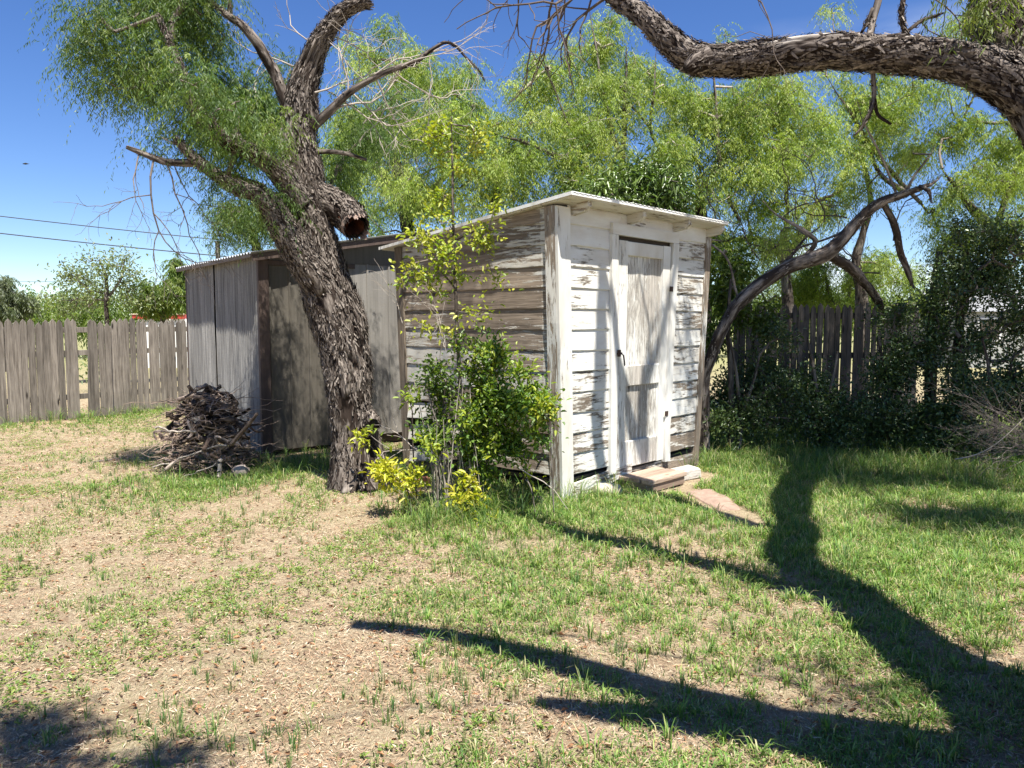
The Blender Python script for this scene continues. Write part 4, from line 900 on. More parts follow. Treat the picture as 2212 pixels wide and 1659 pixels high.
crown(rt, 'leafy_shoots', cl, tb2.skel[0][0][-30:], 76, sig=(.07, .08, .06), strands=8, per=12, ln=.042, wd=.007, length=.18, pal=[(.16, .2, .045), (.12, .17, .04), (.20, .22, .07)], r0=.0018)
print('big trees ok')
#@@PART4
# ------------------------------------------------------------------ mesquites behind the sheds and the fences
def mesquite(name, label, limbs, blobs, seed, mat=M_bark_far, group='mesquite trees behind the sheds and fences', pal=GREENS, cat='tree', root=None, **kw):
    P0_ = np.array(at(*limbs[0][0][:3])); base = np.array([P0_[0], P0_[1], 0]) if root is None else np.array(root)
    r = empty(name, base, 0, label, cat, group); t_ = TB()
    for i, l in enumerate(limbs):
        P, rr = A_(l); P.append(P[-1] + (P[-1] - P[-2]) * .5); rr.append(rr[-1] * .45); P.append(P[-1] + (P[-1] - P[-2]) * .9 + [0, 0, .05]); rr.append(.002)
        if i == 0: P = [base - [0, 0, .05]] + P; rr = [rr[0] * 1.15] + rr
        t_.tube(P, rr, .03, 40, amp=.3, freq=14, fl=5, flakes=500 if rr[0] > .05 else 60, seed=seed * 10 + i, wob=.05)
    under(t_.build('trunk', mat, r), r)
    nd = np.vstack([p[::5] for p, _ in t_.skel]); crown(r, 'crown', blob_points(blobs, seed), nd, seed + 1, pal=pal, **kw); return r
BR = [(.31, .38, .075), (.24, .32, .065), (.38, .43, .13), (.13, .20, .055), (.28, .36, .10)]
YL = [(.26, .34, .06), (.20, .28, .055), (.30, .36, .08), (.14, .20, .05)]
mesquite('mesquite_tree', 'dark drooping mesquite just behind the metal shed roof, left of the leaning trunk', [[(560, 600, 13, 26), (548, 520, 13, 18), (530, 460, 13, 10)]],
         [pblob(525, 490, 13, 48, 55, .6, 50), pblob(560, 470, 12.8, 40, 60, .6, 34), pblob(495, 460, 13, 22, 30, .4, 8), pblob(600, 470, 13, 30, 60, .6, 20)], 101, pal=GR2)
mesquite('mesquite_tree', 'tall airy mesquite between the leaning tree and the white shed', [[(900, 600, 12, 40), (880, 480, 12, 30), (860, 380, 12, 20), (850, 280, 12, 12)], [(880, 470, 12, 22), (960, 380, 11.8, 14), (990, 300, 11.8, 8)], [(870, 430, 12, 18), (790, 340, 12, 12), (760, 260, 12, 8)]],
         [pblob(820, 95, 12.5, 40, 45, .5, 23), pblob(770, 110, 12.5, 30, 40, .5, 10), pblob(870, 130, 12.3, 45, 55, .6, 30), pblob(940, 180, 12.2, 55, 60, .7, 46), pblob(1000, 190, 12.2, 40, 50, .6, 23), pblob(780, 240, 12, 70, 80, .9, 68), pblob(860, 270, 11.8, 90, 70, 1., 90), pblob(960, 290, 11.8, 80, 60, 1., 72),
          pblob(760, 360, 11.8, 60, 80, .9, 56), pblob(850, 380, 11.6, 90, 70, 1., 68), pblob(950, 390, 11.6, 80, 70, .9, 56), pblob(1010, 260, 11.8, 40, 50, .6, 19), pblob(820, 470, 11.6, 60, 40, .6, 23)], 103, pal=BR)
mesquite('mesquite_tree', 'lower bright mesquite behind the tall yellow-leaved sapling', [[(1080, 560, 12.5, 30), (1070, 450, 12.5, 22), (1090, 360, 12.4, 14)]],
         [pblob(1070, 300, 12.4, 70, 50, .8, 56), pblob(1130, 330, 12.3, 70, 60, .8, 56), pblob(1060, 390, 12.2, 80, 60, .8, 50), pblob(1140, 410, 12.2, 70, 50, .8, 38), pblob(1000, 440, 12.0, 60, 50, .7, 23)], 105, pal=BR)
mesquite('mesquite_tree', 'tallest mesquite in the middle, rising above the peak of the white shed', [[(1240, 470, 12.5, 40), (1235, 400, 12.5, 38), (1250, 380, 12.5, 26)], [(1240, 460, 12.5, 20), (1330, 400, 12.4, 16), (1345, 300, 12.4, 12), (1350, 200, 12.4, 8)], [(1330, 420, 12.3, 10), (1230, 350, 12.0, 11), (1140, 310, 11.8, 9), (1100, 300, 11.8, 5)], [(1345, 350, 12.4, 12), (1310, 230, 12.4, 8), (1290, 120, 12.4, 5)], [(1300, 430, 12.2, 9), (1240, 300, 12.2, 6), (1200, 200, 12.2, 4)]],
         [pblob(1315, 60, 13, 26, 30, .4, 11), pblob(1280, 90, 13, 26, 35, .4, 14), pblob(1235, 110, 12.8, 26, 40, .4, 15), pblob(1310, 130, 12.8, 60, 50, .7, 38), pblob(1160, 170, 12.6, 35, 45, .5, 23), pblob(1220, 190, 12.6, 60, 60, .8, 46), pblob(1310, 210, 12.6, 80, 60, .8, 60),
          pblob(1140, 220, 12.5, 45, 40, .6, 21), pblob(1190, 290, 12.4, 90, 60, 1., 68), pblob(1300, 300, 12.4, 100, 70, 1., 85), pblob(1230, 390, 12.3, 90, 50, .9, 52), pblob(1330, 380, 12.3, 80, 50, .9, 46)], 107, pal=BR, twm=M_twig_pale)
mesquite('mesquite_tree', 'mesquite with slim pale stems directly behind the white shed roof', [[(1520, 560, 12.8, 36), (1515, 480, 12.8, 30), (1510, 430, 12.8, 20)], [(1600, 480, 12.4, 8), (1565, 400, 12.4, 10), (1550, 300, 12.4, 9), (1545, 200, 12.4, 6)], [(1460, 440, 12.5, 9), (1430, 330, 12.5, 8), (1405, 280, 12.5, 7), (1412, 190, 12.5, 5)], [(1405, 280, 12.5, 6), (1370, 235, 12.5, 4)]],
         [pblob(1400, 150, 12.9, 50, 45, .6, 30), pblob(1450, 190, 12.8, 50, 50, .7, 34), pblob(1430, 260, 12.7, 80, 60, .9, 63), pblob(1530, 210, 12.7, 60, 40, .7, 34), pblob(1500, 300, 12.6, 90, 60, 1., 72), pblob(1580, 250, 12.6, 50, 60, .8, 41), pblob(1420, 360, 12.5, 80, 50, .9, 41), pblob(1520, 400, 12.5, 80, 50, .9, 46), pblob(1370, 160, 12.8, 20, 60, .4, 10), pblob(1590, 340, 12.5, 50, 60, .8, 34)], 109, pal=BR, mat=M_bark_pale, twm=M_twig_pale)
mesquite('mesquite_tree', 'full mesquite under the middle of the overhanging limb', [[(1700, 640, 12.6, 24), (1690, 560, 12.6, 20), (1640, 520, 12.6, 14), (1560, 520, 12.6, 9)], [(1690, 560, 12.6, 16), (1740, 500, 12.5, 16), (1760, 440, 12.5, 10), (1800, 420, 12.5, 6)], [(1690, 560, 12.6, 12), (1700, 450, 12.6, 9), (1690, 330, 12.6, 6)]],
         [pblob(1640, 190, 12.6, 70, 40, .7, 38), pblob(1700, 200, 12.6, 70, 50, .8, 46), pblob(1640, 270, 12.5, 80, 60, .9, 68), pblob(1740, 270, 12.5, 70, 70, .9, 68), pblob(1620, 350, 12.5, 70, 50, .8, 50), pblob(1700, 360, 12.5, 80, 60, .9, 60), pblob(1660, 430, 12.4, 90, 50, .9, 47), pblob(1600, 500, 12.4, 60, 50, .7, 33), pblob(1700, 520, 12.6, 70, 40, .8, 33), pblob(1790, 470, 12.8, 50, 40, .7, 19)], 111, pal=BR)
mesquite('mesquite_tree', 'mesquite under the right half of the overhanging limb', [[(1860, 660, 13, 26), (1850, 560, 13, 20), (1880, 440, 13, 12), (1860, 330, 13, 8)], [(1990, 440, 12.8, 8), (1900, 340, 12.8, 12), (1840, 250, 12.8, 7)], [(1960, 420, 12.8, 14), (1900, 370, 12.8, 10), (1870, 300, 12.8, 6)]],
         [pblob(1800, 170, 12.9, 50, 30, .5, 12), pblob(1880, 200, 12.9, 60, 50, .8, 30), pblob(1950, 240, 12.9, 60, 60, .8, 52), pblob(1830, 250, 12.9, 60, 60, .8, 34), pblob(1810, 370, 12.8, 50, 50, .6, 30), pblob(1880, 300, 12.8, 50, 50, .7, 28), pblob(2010, 320, 12.9, 40, 60, .6, 20), pblob(2020, 480, 12.9, 50, 50, .7, 23), pblob(1890, 560, 13, 50, 30, .6, 17), pblob(1980, 200, 12.9, 40, 30, .5, 14), pblob(1800, 30, 13.5, 26, 14, .3, 5), pblob(1570, 82, 13.5, 14, 12, .2, 3)], 113, pal=BR)
mesquite('mesquite_tree', 'bright mesquite at the far right below the limb fork', [[(2250, 600, 12, 34), (2150, 500, 12, 26), (2090, 440, 12, 16), (2060, 400, 12, 10)], [(2150, 500, 12, 14), (2190, 380, 12, 8)]],
         [pblob(2090, 260, 12.4, 60, 60, .8, 52), pblob(2170, 330, 12.3, 60, 70, .9, 63), pblob(2110, 380, 12.2, 70, 60, .9, 50), pblob(2220, 420, 12.2, 60, 70, .9, 46), pblob(2160, 480, 12.0, 60, 50, .8, 30), pblob(2060, 180, 12.5, 50, 30, .6, 14), pblob(2085, 60, 12.6, 30, 40, .4, 10), pblob(2060, 520, 12.3, 50, 50, .6, 14)], 115, pal=YL)
mesquite('mesquite_tree', 'low bright green mesquite right behind the dark picket fence', [[(1800, 700, 14.5, 20), (1790, 640, 14.5, 14)]],
         [pblob(1700, 610, 14.5, 90, 40, .9, 68), pblob(1800, 600, 14.5, 90, 50, .9, 85), pblob(1900, 610, 14.5, 80, 45, .9, 63), pblob(1620, 640, 14.5, 60, 50, .8, 34), pblob(1780, 660, 14.6, 140, 30, .9, 56), pblob(2000, 640, 14.5, 70, 40, .9, 30)], 117, pal=YL)
# long leaning mesquite between the shed and the right fence
arch = mesquite('arching_tree', 'mesquite with a long leaning trunk arching right from behind the white shed', [[(1522, 830, 9.1, 26), (1530, 790, 9.1, 26), (1552, 720, 9.1, 30), (1590, 660, 9.1, 28), (1650, 610, 9.1, 30), (1715, 575, 9.1, 31), (1780, 550, 9.1, 33), (1820, 515, 9.1, 30), (1860, 475, 9.1, 26), (1910, 435, 9.1, 21), (1950, 420, 9.1, 17), (1995, 404, 9.1, 11)],
    [(1790, 550, 9.1, 21), (1830, 575, 9.4, 23), (1865, 605, 9.7, 21), (1895, 650, 10.1, 17)], [(1905, 440, 9.1, 14), (1930, 480, 9.2, 17), (1945, 540, 9.4, 16), (1962, 590, 9.5, 14)], [(1960, 412, 9.1, 9), (1975, 380, 9.1, 5), (2000, 350, 9.1, 4)], [(1985, 405, 9.1, 9), (2005, 415, 9.0, 9), (2010, 432, 9.0, 5)],
    [(1700, 585, 9.1, 10), (1760, 530, 9.2, 11), (1740, 500, 9.2, 9), (1690, 470, 9.3, 5)], [(1655, 605, 9.1, 7), (1700, 560, 9.2, 9), (1735, 520, 9.3, 5), (1760, 500, 9.3, 4)], [(1860, 480, 9.1, 4), (1800, 510, 9.2, 5), (1740, 530, 9.2, 5)], [(1940, 425, 9.1, 6), (1915, 370, 9.1, 5), (1880, 290, 9.1, 4)], [(1600, 655, 9.1, 6), (1570, 560, 9.1, 5), (1530, 520, 9.1, 4), (1560, 520, 9.1, 3)]],
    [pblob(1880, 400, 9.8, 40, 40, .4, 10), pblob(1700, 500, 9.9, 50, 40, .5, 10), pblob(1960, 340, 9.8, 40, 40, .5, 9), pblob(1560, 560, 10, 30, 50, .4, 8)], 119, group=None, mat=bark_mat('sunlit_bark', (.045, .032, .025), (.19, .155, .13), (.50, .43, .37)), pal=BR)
# grey-green scrub trees beyond the left fence
def leafy(name, label, base, limbs, blobs, seed, pal, ln=.045, wd=.026, per=28, sig=.16, mat=M_leaf_broad, twm=M_twig, bark=M_bark_far, cat='shrub', group=None, r0=.003, up=.25, droop=0., baseup=.0, fold=.2):
    r = empty(name, base, 0, label, cat, group); t_ = TB()
    for i, l in enumerate(limbs):
        P, rr = A_(l)
        if i == 0: P = [np.array([base[0], base[1], -.03])] + P; rr = [rr[0] * 1.1] + rr
        t_.tube(P, rr, .03, 16, amp=.2, freq=16, fl=5, seed=seed * 10 + i, wob=.04)
    under(t_.build('stems', bark, r), r)
    cl = blob_points(blobs, seed); nd = np.vstack([p[::3] for p, _ in t_.skel])
    segs, nodes = grow(nd, cl, r0, .02, step=.12, seed=seed); under(twig_obj('twigs', segs, twm, r), r)
    r_ = np.random.default_rng(seed + 3); n = len(cl) * per; C = np.repeat(cl, per, 0)
    P = C + r_.normal(0, 1, (n, 3)) * sig * r_.uniform(.3, 1, (n, 1)); D = unit((P - C) / sig * .5 + r_.normal(0, .7, (n, 3)) + [0, 0, up - droop]); N_ = unit(r_.normal(0, .5, (n, 3)) + [0, -.25, 1.])
    V, F = broad(P, D, N_, r_.uniform(.45, 1.3, n) * ln, r_.uniform(.6, 1.15, n) * wd, fold, .25)
    c = colr(len(cl), pal, .12, r_); c = np.repeat(c, per, 0); c[:, :3] *= r_.uniform(.75, 1.25, (n, 1)); c = np.tile(c, (2, 1)); c[:, 3] = 1
    under(mesh_np('leaves', V, [F], r, mat, True, {'col': c}), r); return r
GG = [(.19, .23, .12), (.15, .20, .09), (.24, .27, .16), (.18, .22, .08)]
b = at(230, 690, 19); leafy('scrub_tree', 'grey-green scrubby tree with loose twiggy tops beyond the left fence', (b[0], b[1], 0), [[(230, 660, 19, 10), (228, 600, 19, 7), (215, 560, 19, 4)], [(230, 650, 19, 7), (262, 600, 19, 5), (270, 560, 19, 3)]],
      [pblob(160, 600, 19, 50, 30, .7, 21), pblob(210, 590, 19, 60, 35, .8, 31), pblob(270, 590, 19, 40, 30, .7, 18), pblob(175, 645, 19, 80, 26, .8, 36), pblob(265, 640, 19, 60, 40, .8, 31), pblob(190, 560, 19, 26, 16, .4, 7), pblob(272, 552, 19, 12, 18, .3, 5), pblob(110, 650, 19, 30, 30, .6, 12), pblob(205, 760, 17, 26, 60, .5, 16)], 131, GG, ln=.085, wd=.04, per=22, sig=.24, cat='tree', group='trees beyond the left fence')
mesquite('mesquite_tree', 'small round mesquite beyond the left fence, beside the metal shed', [[(350, 700, 20, 12), (352, 650, 20, 8)]], [pblob(350, 635, 20, 40, 32, .9, 60), pblob(385, 625, 20, 24, 36, .8, 30), pblob(380, 585, 20, 12, 20, .4, 6), pblob(320, 655, 20, 30, 22, .7, 22)], 133, group='trees beyond the left fence', pal=GREENS, ln=.11, wd=.03)
mesquite('mesquite_tree', 'grey mesquite at the far left edge beyond the fence', [[(0, 700, 24, 14), (-5, 650, 24, 8)]], [pblob(0, 640, 24, 38, 30, 1., 50), pblob(15, 670, 24, 40, 22, 1., 40), pblob(-20, 620, 24, 30, 20, .8, 20)], 135, group='trees beyond the left fence', pal=[(.14, .165, .10), (.11, .14, .07), (.17, .19, .12)], ln=.12, wd=.03)
# far mixed thicket seen low through gaps
tz = [pblob(x, 672 - 14 * math.sin(x * .013) ** 2, 34, 70, 22, 1.5, 34) for x in range(-150, 2400, 95)]
V, F, c = feathery(blob_points(tz, 141), (.5, .5, .4), 9, 10, .22, .06, .8, GREENS, 142); o = mesh_np('distant_thicket', V, [F], None, M_leaf, False, {'col': c}); tag(o, 'far low green thicket behind the yard seen through the trees', 'thicket', kind='stuff')
for i, (x0, x1, Y, h, lab) in enumerate([(2060, 2330, 26, 1.9, 'pale low house far behind the right-hand shrubs')]):
    a = at(x0, 690, Y); b_ = at(x1, 690, Y); hs_ = empty('house', (a[0], a[1], 0), 0, lab, 'house'); Wd = b_[0] - a[0]
    bx('wall', hs_, 0, Wd, 0, 4, 0, h, plain('weathered_grey_wall', (.30, .30, .28), .8)); mb = MB(); mb.prism([(-.2, -.2, h + .003), (-.2, 4.2, h + .003), (-.2, 2, h + .8)], (Wd + .4, 0, 0)); mb.build('roof', plain('grey_roof', (.22, .22, .22), .8), hs_)
    f_ = bx('window', hs_, .8, 1.6, -.05, -.003, .9, 1.7, bw); bx('pane', f_, .86, 1.54, -.056, -.052, .96, 1.64, M_dark)

# ------------------------------------------------------------------ shrubs near the shed
DK = [(.065, .11, .03), (.085, .135, .036), (.045, .08, .025), (.13, .175, .06)]
MG = [(.11, .175, .035), (.085, .14, .03), (.14, .20, .045)]
g = at(1380, 700, 9.9); leafy('dark_leaved_tree', 'dark green tree with long leaflets looking over the white shed roof', (g[0], g[1], 0), [[(1380, 600, 9.9, 20), (1375, 480, 9.9, 14), (1380, 420, 9.9, 8)]],
    [pblob(1380, 400, 9.9, 90, 34, .5, 50), pblob(1450, 420, 9.9, 40, 50, .5, 36), pblob(1310, 410, 9.9, 50, 24, .5, 22), pblob(1380, 440, 9.8, 100, 30, .5, 50), pblob(1370, 370, 10, 70, 14, .4, 12)], 151, MG, ln=.10, wd=.026, per=30, sig=.15, mat=M_leaf_gloss, cat='tree', droop=.7)
g = at(1585, 800, 9.3); leafy('pinnate_shrub', 'mid green shrub with long drooping leaflets against the right side of the white shed', (g[0], g[1], 0), [[(1580, 800, 9.3, 12), (1575, 700, 9.3, 9), (1580, 600, 9.3, 6)]],
    [pblob(1565, 580, 9.9, 36, 50, .3, 34), pblob(1565, 650, 9.9, 36, 50, .3, 30), pblob(1625, 690, 9.6, 40, 22, .25, 22), pblob(1575, 540, 9.9, 30, 30, .3, 12), pblob(1560, 730, 9.9, 30, 50, .25, 16)], 153, MG, ln=.10, wd=.022, per=30, sig=.14, mat=M_leaf_broad, droop=.6)
SHR = [('broad evergreen shrub just right of the white shed, low and glossy', 1600, 9.2, [pblob(1570, 850, 9.8, 50, 50, .3, 40), pblob(1650, 810, 9.6, 50, 55, .3, 56), pblob(1600, 900, 9.2, 80, 32, .3, 50), pblob(1680, 870, 9.2, 60, 50, .4, 50), pblob(1650, 740, 9.4, 40, 30, .3, 20)]),
       ('evergreen shrub in front of the middle of the dark picket fence', 1770, 9.5, [pblob(1760, 880, 9.5, 60, 60, .4, 50), pblob(1720, 810, 9.7, 40, 40, .3, 22), pblob(1800, 850, 9.6, 50, 50, .4, 36), pblob(1770, 930, 9.3, 70, 30, .4, 30)]),
       ('dark evergreen shrub covering the right end of the dark picket fence', 1920, 9.4, [pblob(1930, 830, 9.4, 70, 60, .45, 70), pblob(1900, 900, 9.2, 80, 50, .4, 64), pblob(1960, 760, 9.6, 50, 50, .4, 44), pblob(1990, 920, 9.1, 70, 50, .4, 50), pblob(1940, 690, 9.8, 40, 40, .3, 20)]),
       ('tall dark evergreen shrub rising almost to the limb at the right edge', 2100, 9.2, [pblob(2030, 660, 9.6, 60, 60, .5, 56), pblob(2110, 600, 9.6, 70, 80, .6, 110), pblob(2180, 560, 9.6, 60, 90, .6, 100), pblob(2080, 760, 9.4, 80, 60, .5, 64), pblob(2170, 700, 9.4, 80, 80, .5, 100), pblob(2120, 500, 9.8, 50, 50, .5, 30)]),
       ('low dense evergreen shrub at the right edge beside the dry brush', 2150, 8.8, [pblob(2080, 870, 8.9, 90, 60, .5, 110), pblob(2180, 840, 8.9, 80, 70, .5, 100), pblob(2060, 950, 8.6, 90, 30, .4, 60), pblob(2240, 900, 8.7, 60, 60, .5, 50)])]
for i, (lb, px, Y, bb) in enumerate(SHR):
    g = at(px, 900, Y); leafy('evergreen_shrub', lb, (g[0], g[1], 0), [[(px, 900, Y, 9), (px - 12, 800, Y, 7), (px - 25, 730, Y, 4)], [(px, 910, Y, 8), (px + 28, 820, Y, 6), (px + 40, 760, Y, 4)]], bb, 160 + i * 3, DK, ln=.048, wd=.026, per=40, sig=.14, mat=M_leaf_gloss, group='evergreen shrubs along the right fence')
for i, (px, lb) in enumerate([(2012, 'dark bare trunk in the shrubs, left one of the pair at the right'), (2072, 'dark bare trunk in the shrubs, right one of the pair at the right')]):
    g = at(px, 900, 10.2); t_ = TB(); t_.tube([[g[0], g[1], -.03], at(px - 2, 780, 10.2), at(px + 5, 640, 10.2), at(px + 18, 540, 10.3)], [.085, .075, .06, .04], .03, 24, amp=.3, seed=181 + i); o = t_.build('tree_trunk', M_bark, None); tag(o, lb, 'tree trunk', 'bare trunks among the shrubs')

# ------------------------------------------------------------------ sapling and shrub at the side wall
SB = gnd(1000, 1108)
YG = [(.33, .36, .035), (.27, .32, .035), (.38, .38, .05), (.22, .30, .04)]
YY = [(.48, .47, .035), (.40, .42, .03), (.52, .47, .06), (.33, .38, .03)]
leafy('yellow_green_sapling', 'tall thin sapling with sparse yellow-green leaves in front of the shed side wall', SB, [[(998, 1000, 6.15, 9), (992, 860, 6.2, 9), (990, 700, 6.25, 8), (982, 560, 6.3, 7), (978, 440, 6.3, 6), (975, 330, 6.3, 5), (972, 250, 6.3, 3)], [(985, 620, 6.28, 4), (935, 560, 6.2, 4), (905, 520, 6.15, 3)], [(980, 520, 6.3, 4), (1030, 500, 6.2, 3), (1070, 500, 6.15, 2)]],
    [pblob(925, 530, 6.15, 50, 34, .14, 20), pblob(890, 600, 6.1, 30, 34, .12, 10), pblob(935, 620, 6.15, 40, 30, .14, 12), pblob(1020, 500, 6.15, 50, 26, .14, 12), pblob(1060, 520, 6.1, 34, 20, .1, 6), pblob(985, 560, 6.25, 36, 36, .14, 12), pblob(1065, 600, 6.1, 22, 14, .1, 4), pblob(1030, 670, 6.1, 24, 14, .1, 5),
     pblob(970, 420, 6.3, 60, 40, .2, 12), pblob(960, 340, 6.3, 60, 40, .25, 13), pblob(980, 285, 6.3, 80, 34, .25, 15), pblob(1030, 310, 6.3, 45, 50, .2, 8), pblob(950, 460, 6.25, 40, 30, .15, 8), pblob(1060, 440, 6.2, 20, 30, .12, 5), pblob(940, 700, 6.1, 40, 24, .14, 6), pblob(925, 290, 6.3, 30, 30, .2, 8)],
    201, YG, ln=.046, wd=.025, per=13, sig=.08, twm=M_twig, cat='sapling', r0=.0016)
g2 = gnd(1040, 1100)
leafy('leafy_shrub', 'dense green shrub with bright yellow-green tips against the shed side wall', g2, [[(1035, 1000, 6.2, 5), (1045, 900, 6.2, 4), (1050, 820, 6.2, 3)], [(1045, 1010, 6.15, 5), (1085, 930, 6.1, 4), (1120, 880, 6.05, 3)], [(1000, 1010, 6.15, 5), (950, 920, 6.1, 4), (925, 850, 6.1, 3)]],
    [pblob(1060, 790, 6.15, 50, 36, .2, 30), pblob(1100, 840, 6.1, 60, 46, .2, 40), pblob(1030, 880, 6.15, 60, 60, .22, 52), pblob(1090, 930, 6.1, 60, 50, .22, 48), pblob(1030, 970, 6.15, 60, 50, .2, 40), pblob(1130, 890, 6.05, 50, 40, .18, 24), pblob(1060, 760, 6.15, 30, 14, .1, 9), pblob(1180, 880, 5.98, 34, 18, .1, 9), pblob(1170, 940, 6.0, 26, 26, .1, 8), pblob(1030, 1040, 6.15, 40, 30, .15, 12)],
    203, [(.17, .26, .035), (.12, .21, .032), (.21, .29, .04), (.28, .33, .04), (.09, .16, .03)], ln=.046, wd=.025, per=26, sig=.075, r0=.0014)
leafy('leafy_shrub', 'thin dark green shrub on the left of the sapling stem, by the shed wall', gnd(950, 1085), [[(945, 980, 6.25, 4), (930, 880, 6.3, 3), (920, 800, 6.3, 3)], [(950, 980, 6.2, 4), (960, 850, 6.2, 3)]],
    [pblob(925, 850, 6.2, 36, 50, .15, 22), pblob(960, 800, 6.2, 40, 30, .15, 14), pblob(940, 920, 6.2, 40, 40, .15, 18), pblob(985, 760, 6.2, 20, 30, .1, 6), pblob(965, 960, 6.15, 40, 40, .15, 12)], 205, [(.12, .19, .035), (.09, .15, .03), (.17, .24, .04)], ln=.042, wd=.023, per=22, sig=.08, r0=.0013)
for i, (px, py, rx, ry, n, lb, Y) in enumerate([(870, 1045, 50, 56, 30, 'bright yellow leafy sprig at ground level beside the tree trunk, leftmost', 5.95), (1015, 1050, 40, 48, 24, 'bright yellow leafy sprig low in the middle of the shrub', 5.85), (1175, 890, 38, 26, 9, 'bright yellow-green sprig reaching the near corner post', 5.9),
        (925, 955, 40, 26, 5, 'small yellow-green sprig between the tree trunk and the sapling', 5.95), (780, 950, 34, 24, 5, 'small yellow-green sprig growing out in front of the big tree trunk', 6.7), (1045, 1110, 16, 26, 4, 'lowest yellow-green sprig under the sapling', 5.75), (880, 870, 26, 14, 4, 'small yellow-green sprig beside the left end of the shed side wall', 6.1), (1135, 1035, 18, 10, 2, 'tiny yellow-green sprig in front of the lowest side boards', 5.95)]):
    g = at(px + 20, 1000, Y); g = np.array([g[0], g[1], 0])
    leafy('leafy_sprig', lb, g, [[(px + 12, py + 20, Y, 3), (px, py, Y, 2)]], [pblob(px, py, Y, rx, ry, .12, n)], 210 + i, YY if i in (0, 1, 5) else YG, ln=.060, wd=.024, per=15, sig=.062, cat='sprig', group='yellow leafy sprigs in front of the side wall', r0=.0014)
# bare stems at the foot
r_ = np.random.default_rng(8); sg = []
for i in range(70):
    b = gnd(r_.uniform(930, 1050), r_.uniform(1075, 1120)); h = r_.uniform(.35, 1.1); d_ = np.array([r_.normal(0, .10), r_.normal(0, .08), 1]); p = b.copy(); ra = r_.uniform(.003, .008)
    for k in range(5): q = p + d_ * h / 5 + r_.normal(0, .012, 3); sg.append([*p, *q, ra, ra * .85]); p = q; ra *= .85
o = twig_obj('stem_clump', np.array(sg), M_twig_pale, None); tag(o, 'clump of thin upright bare stems at the foot of the sapling', 'stems', kind='stuff')
sg = dead_twigs([(gnd(1000, 1090) + [0, 0, .15], (-.55, -.2, .85), .5, .008), (at(960, 750, 6.0), (-.3, 0, 1), .3, .004), (at(950, 780, 6.0), (.1, 0, 1), .3, .004), (at(870, 700, 6.2), (-.3, 0, .6), .3, .003), (at(1120, 1010, 6.0), (1, -.1, -.5), .45, .006)], 19, 2, spread=.5)
o = twig_obj('dry_twigs', sg, M_twig_pale, None); tag(o, 'pale dry twigs sticking out between the tree trunk and the sapling', 'twigs', kind='stuff')

# ------------------------------------------------------------------ brush pile
PC = np.array([at(448, 900, 8.0)[0], 8.0, 0]); r_ = np.random.default_rng(77)
M_log_pale = bark_mat('pale_cut_branches', (.09, .06, .045), (.28, .215, .175), (.55, .45, .37)); M_log_dark = bark_mat('dark_cut_branches', (.025, .018, .013), (.085, .062, .048), (.20, .155, .125))
for i in range(110):
    top = i >= 60; z = r_.uniform(.0, .5) if not top else r_.uniform(.35, .88); R_ = .43 * math.sqrt(max(.03, 1 - (z / .98) ** 1.6))
    a = r_.uniform(0, 2 * math.pi); rr_ = R_ * math.sqrt(r_.uniform(.1, 1)); c = PC + [rr_ * math.cos(a), rr_ * math.sin(a) * .8, z]
    yaw = r_.uniform(0, math.pi); el = r_.normal(0, .28); d_ = np.array([math.cos(yaw) * math.cos(el), math.sin(yaw) * math.cos(el), math.sin(el)]); Ln = r_.uniform(.25, .6) * (1 if not top else .85); ra = r_.uniform(.008, .024) * (1.45 if top else 1)
    pts = [c + d_ * Ln * (f - .5) + r_.normal(0, .035, 3) - [0, 0, .25 * (f - .5) ** 2 * Ln] for f in np.linspace(0, 1, 6)]
    pts = [np.array([p[0], p[1], max(p[2], .012)]) for p in pts]
    t_ = TB(); t_.tube([p - c for p in pts], np.linspace(ra, ra * .55, 6), .02, 10, amp=.3, freq=30, fl=9, flakes=12, seed=300 + i)
    o = t_.build('cut_branch', M_log_dark if top and r_.random() < .75 else M_log_pale); o.location = c
    tag(o, 'dark cut branch in the upper part of the brush pile by the metal shed' if top else 'short dry cut branch in the lower part of the brush pile by the metal shed', 'branch', 'dark branches in the top of the brush pile' if top else 'dry branches in the base of the brush pile')
sg = []
for i in range(700):
    z = r_.uniform(.0, .8); R_ = .47 * math.sqrt(max(.05, 1 - (z / .95) ** 1.5)); a = r_.uniform(0, 2 * math.pi); rr_ = R_ * math.sqrt(r_.uniform(.2, 1.0)); p = PC + [rr_ * math.cos(a), rr_ * math.sin(a) * .85, z]
    yaw = r_.uniform(0, 2 * math.pi); d_ = np.array([math.cos(yaw), math.sin(yaw), r_.normal(-.05, .35)]); ln = r_.uniform(.10, .36); ra = r_.uniform(.002, .007)
    for k in range(4): q = p + d_ * ln / 4 + r_.normal(0, .014, 3); q[2] = max(q[2], .01); sg.append([*p, *q, ra, ra * .8]); p = q; ra *= .8
for i in range(60):
    a = r_.uniform(0, 2 * math.pi); z = r_.uniform(.05, .75); p = PC + [.40 * math.cos(a) * r_.uniform(.3, 1), .36 * math.sin(a) * r_.uniform(.3, 1), z]; d_ = np.array([math.cos(a + r_.normal(0, .6)), math.sin(a + r_.normal(0, .6)), r_.normal(-.05, .3)]); ln = r_.uniform(.3, .62); ra = r_.uniform(.002, .005)
    for k in range(6): q = p + d_ * ln / 6 + r_.normal(0, .02, 3); q[2] = max(q[2], .01); sg.append([*p, *q, ra, ra * .8]); p = q; ra *= .85
o = twig_obj('brush_twigs', np.array(sg), plain('dry_pinkish_twigs', (.30, .22, .17), .9, 0, 9, .55), None); tag(o, 'tangle of thin pale twigs filling the brush pile beside the metal shed', 'brush pile', kind='stuff')
sg = []
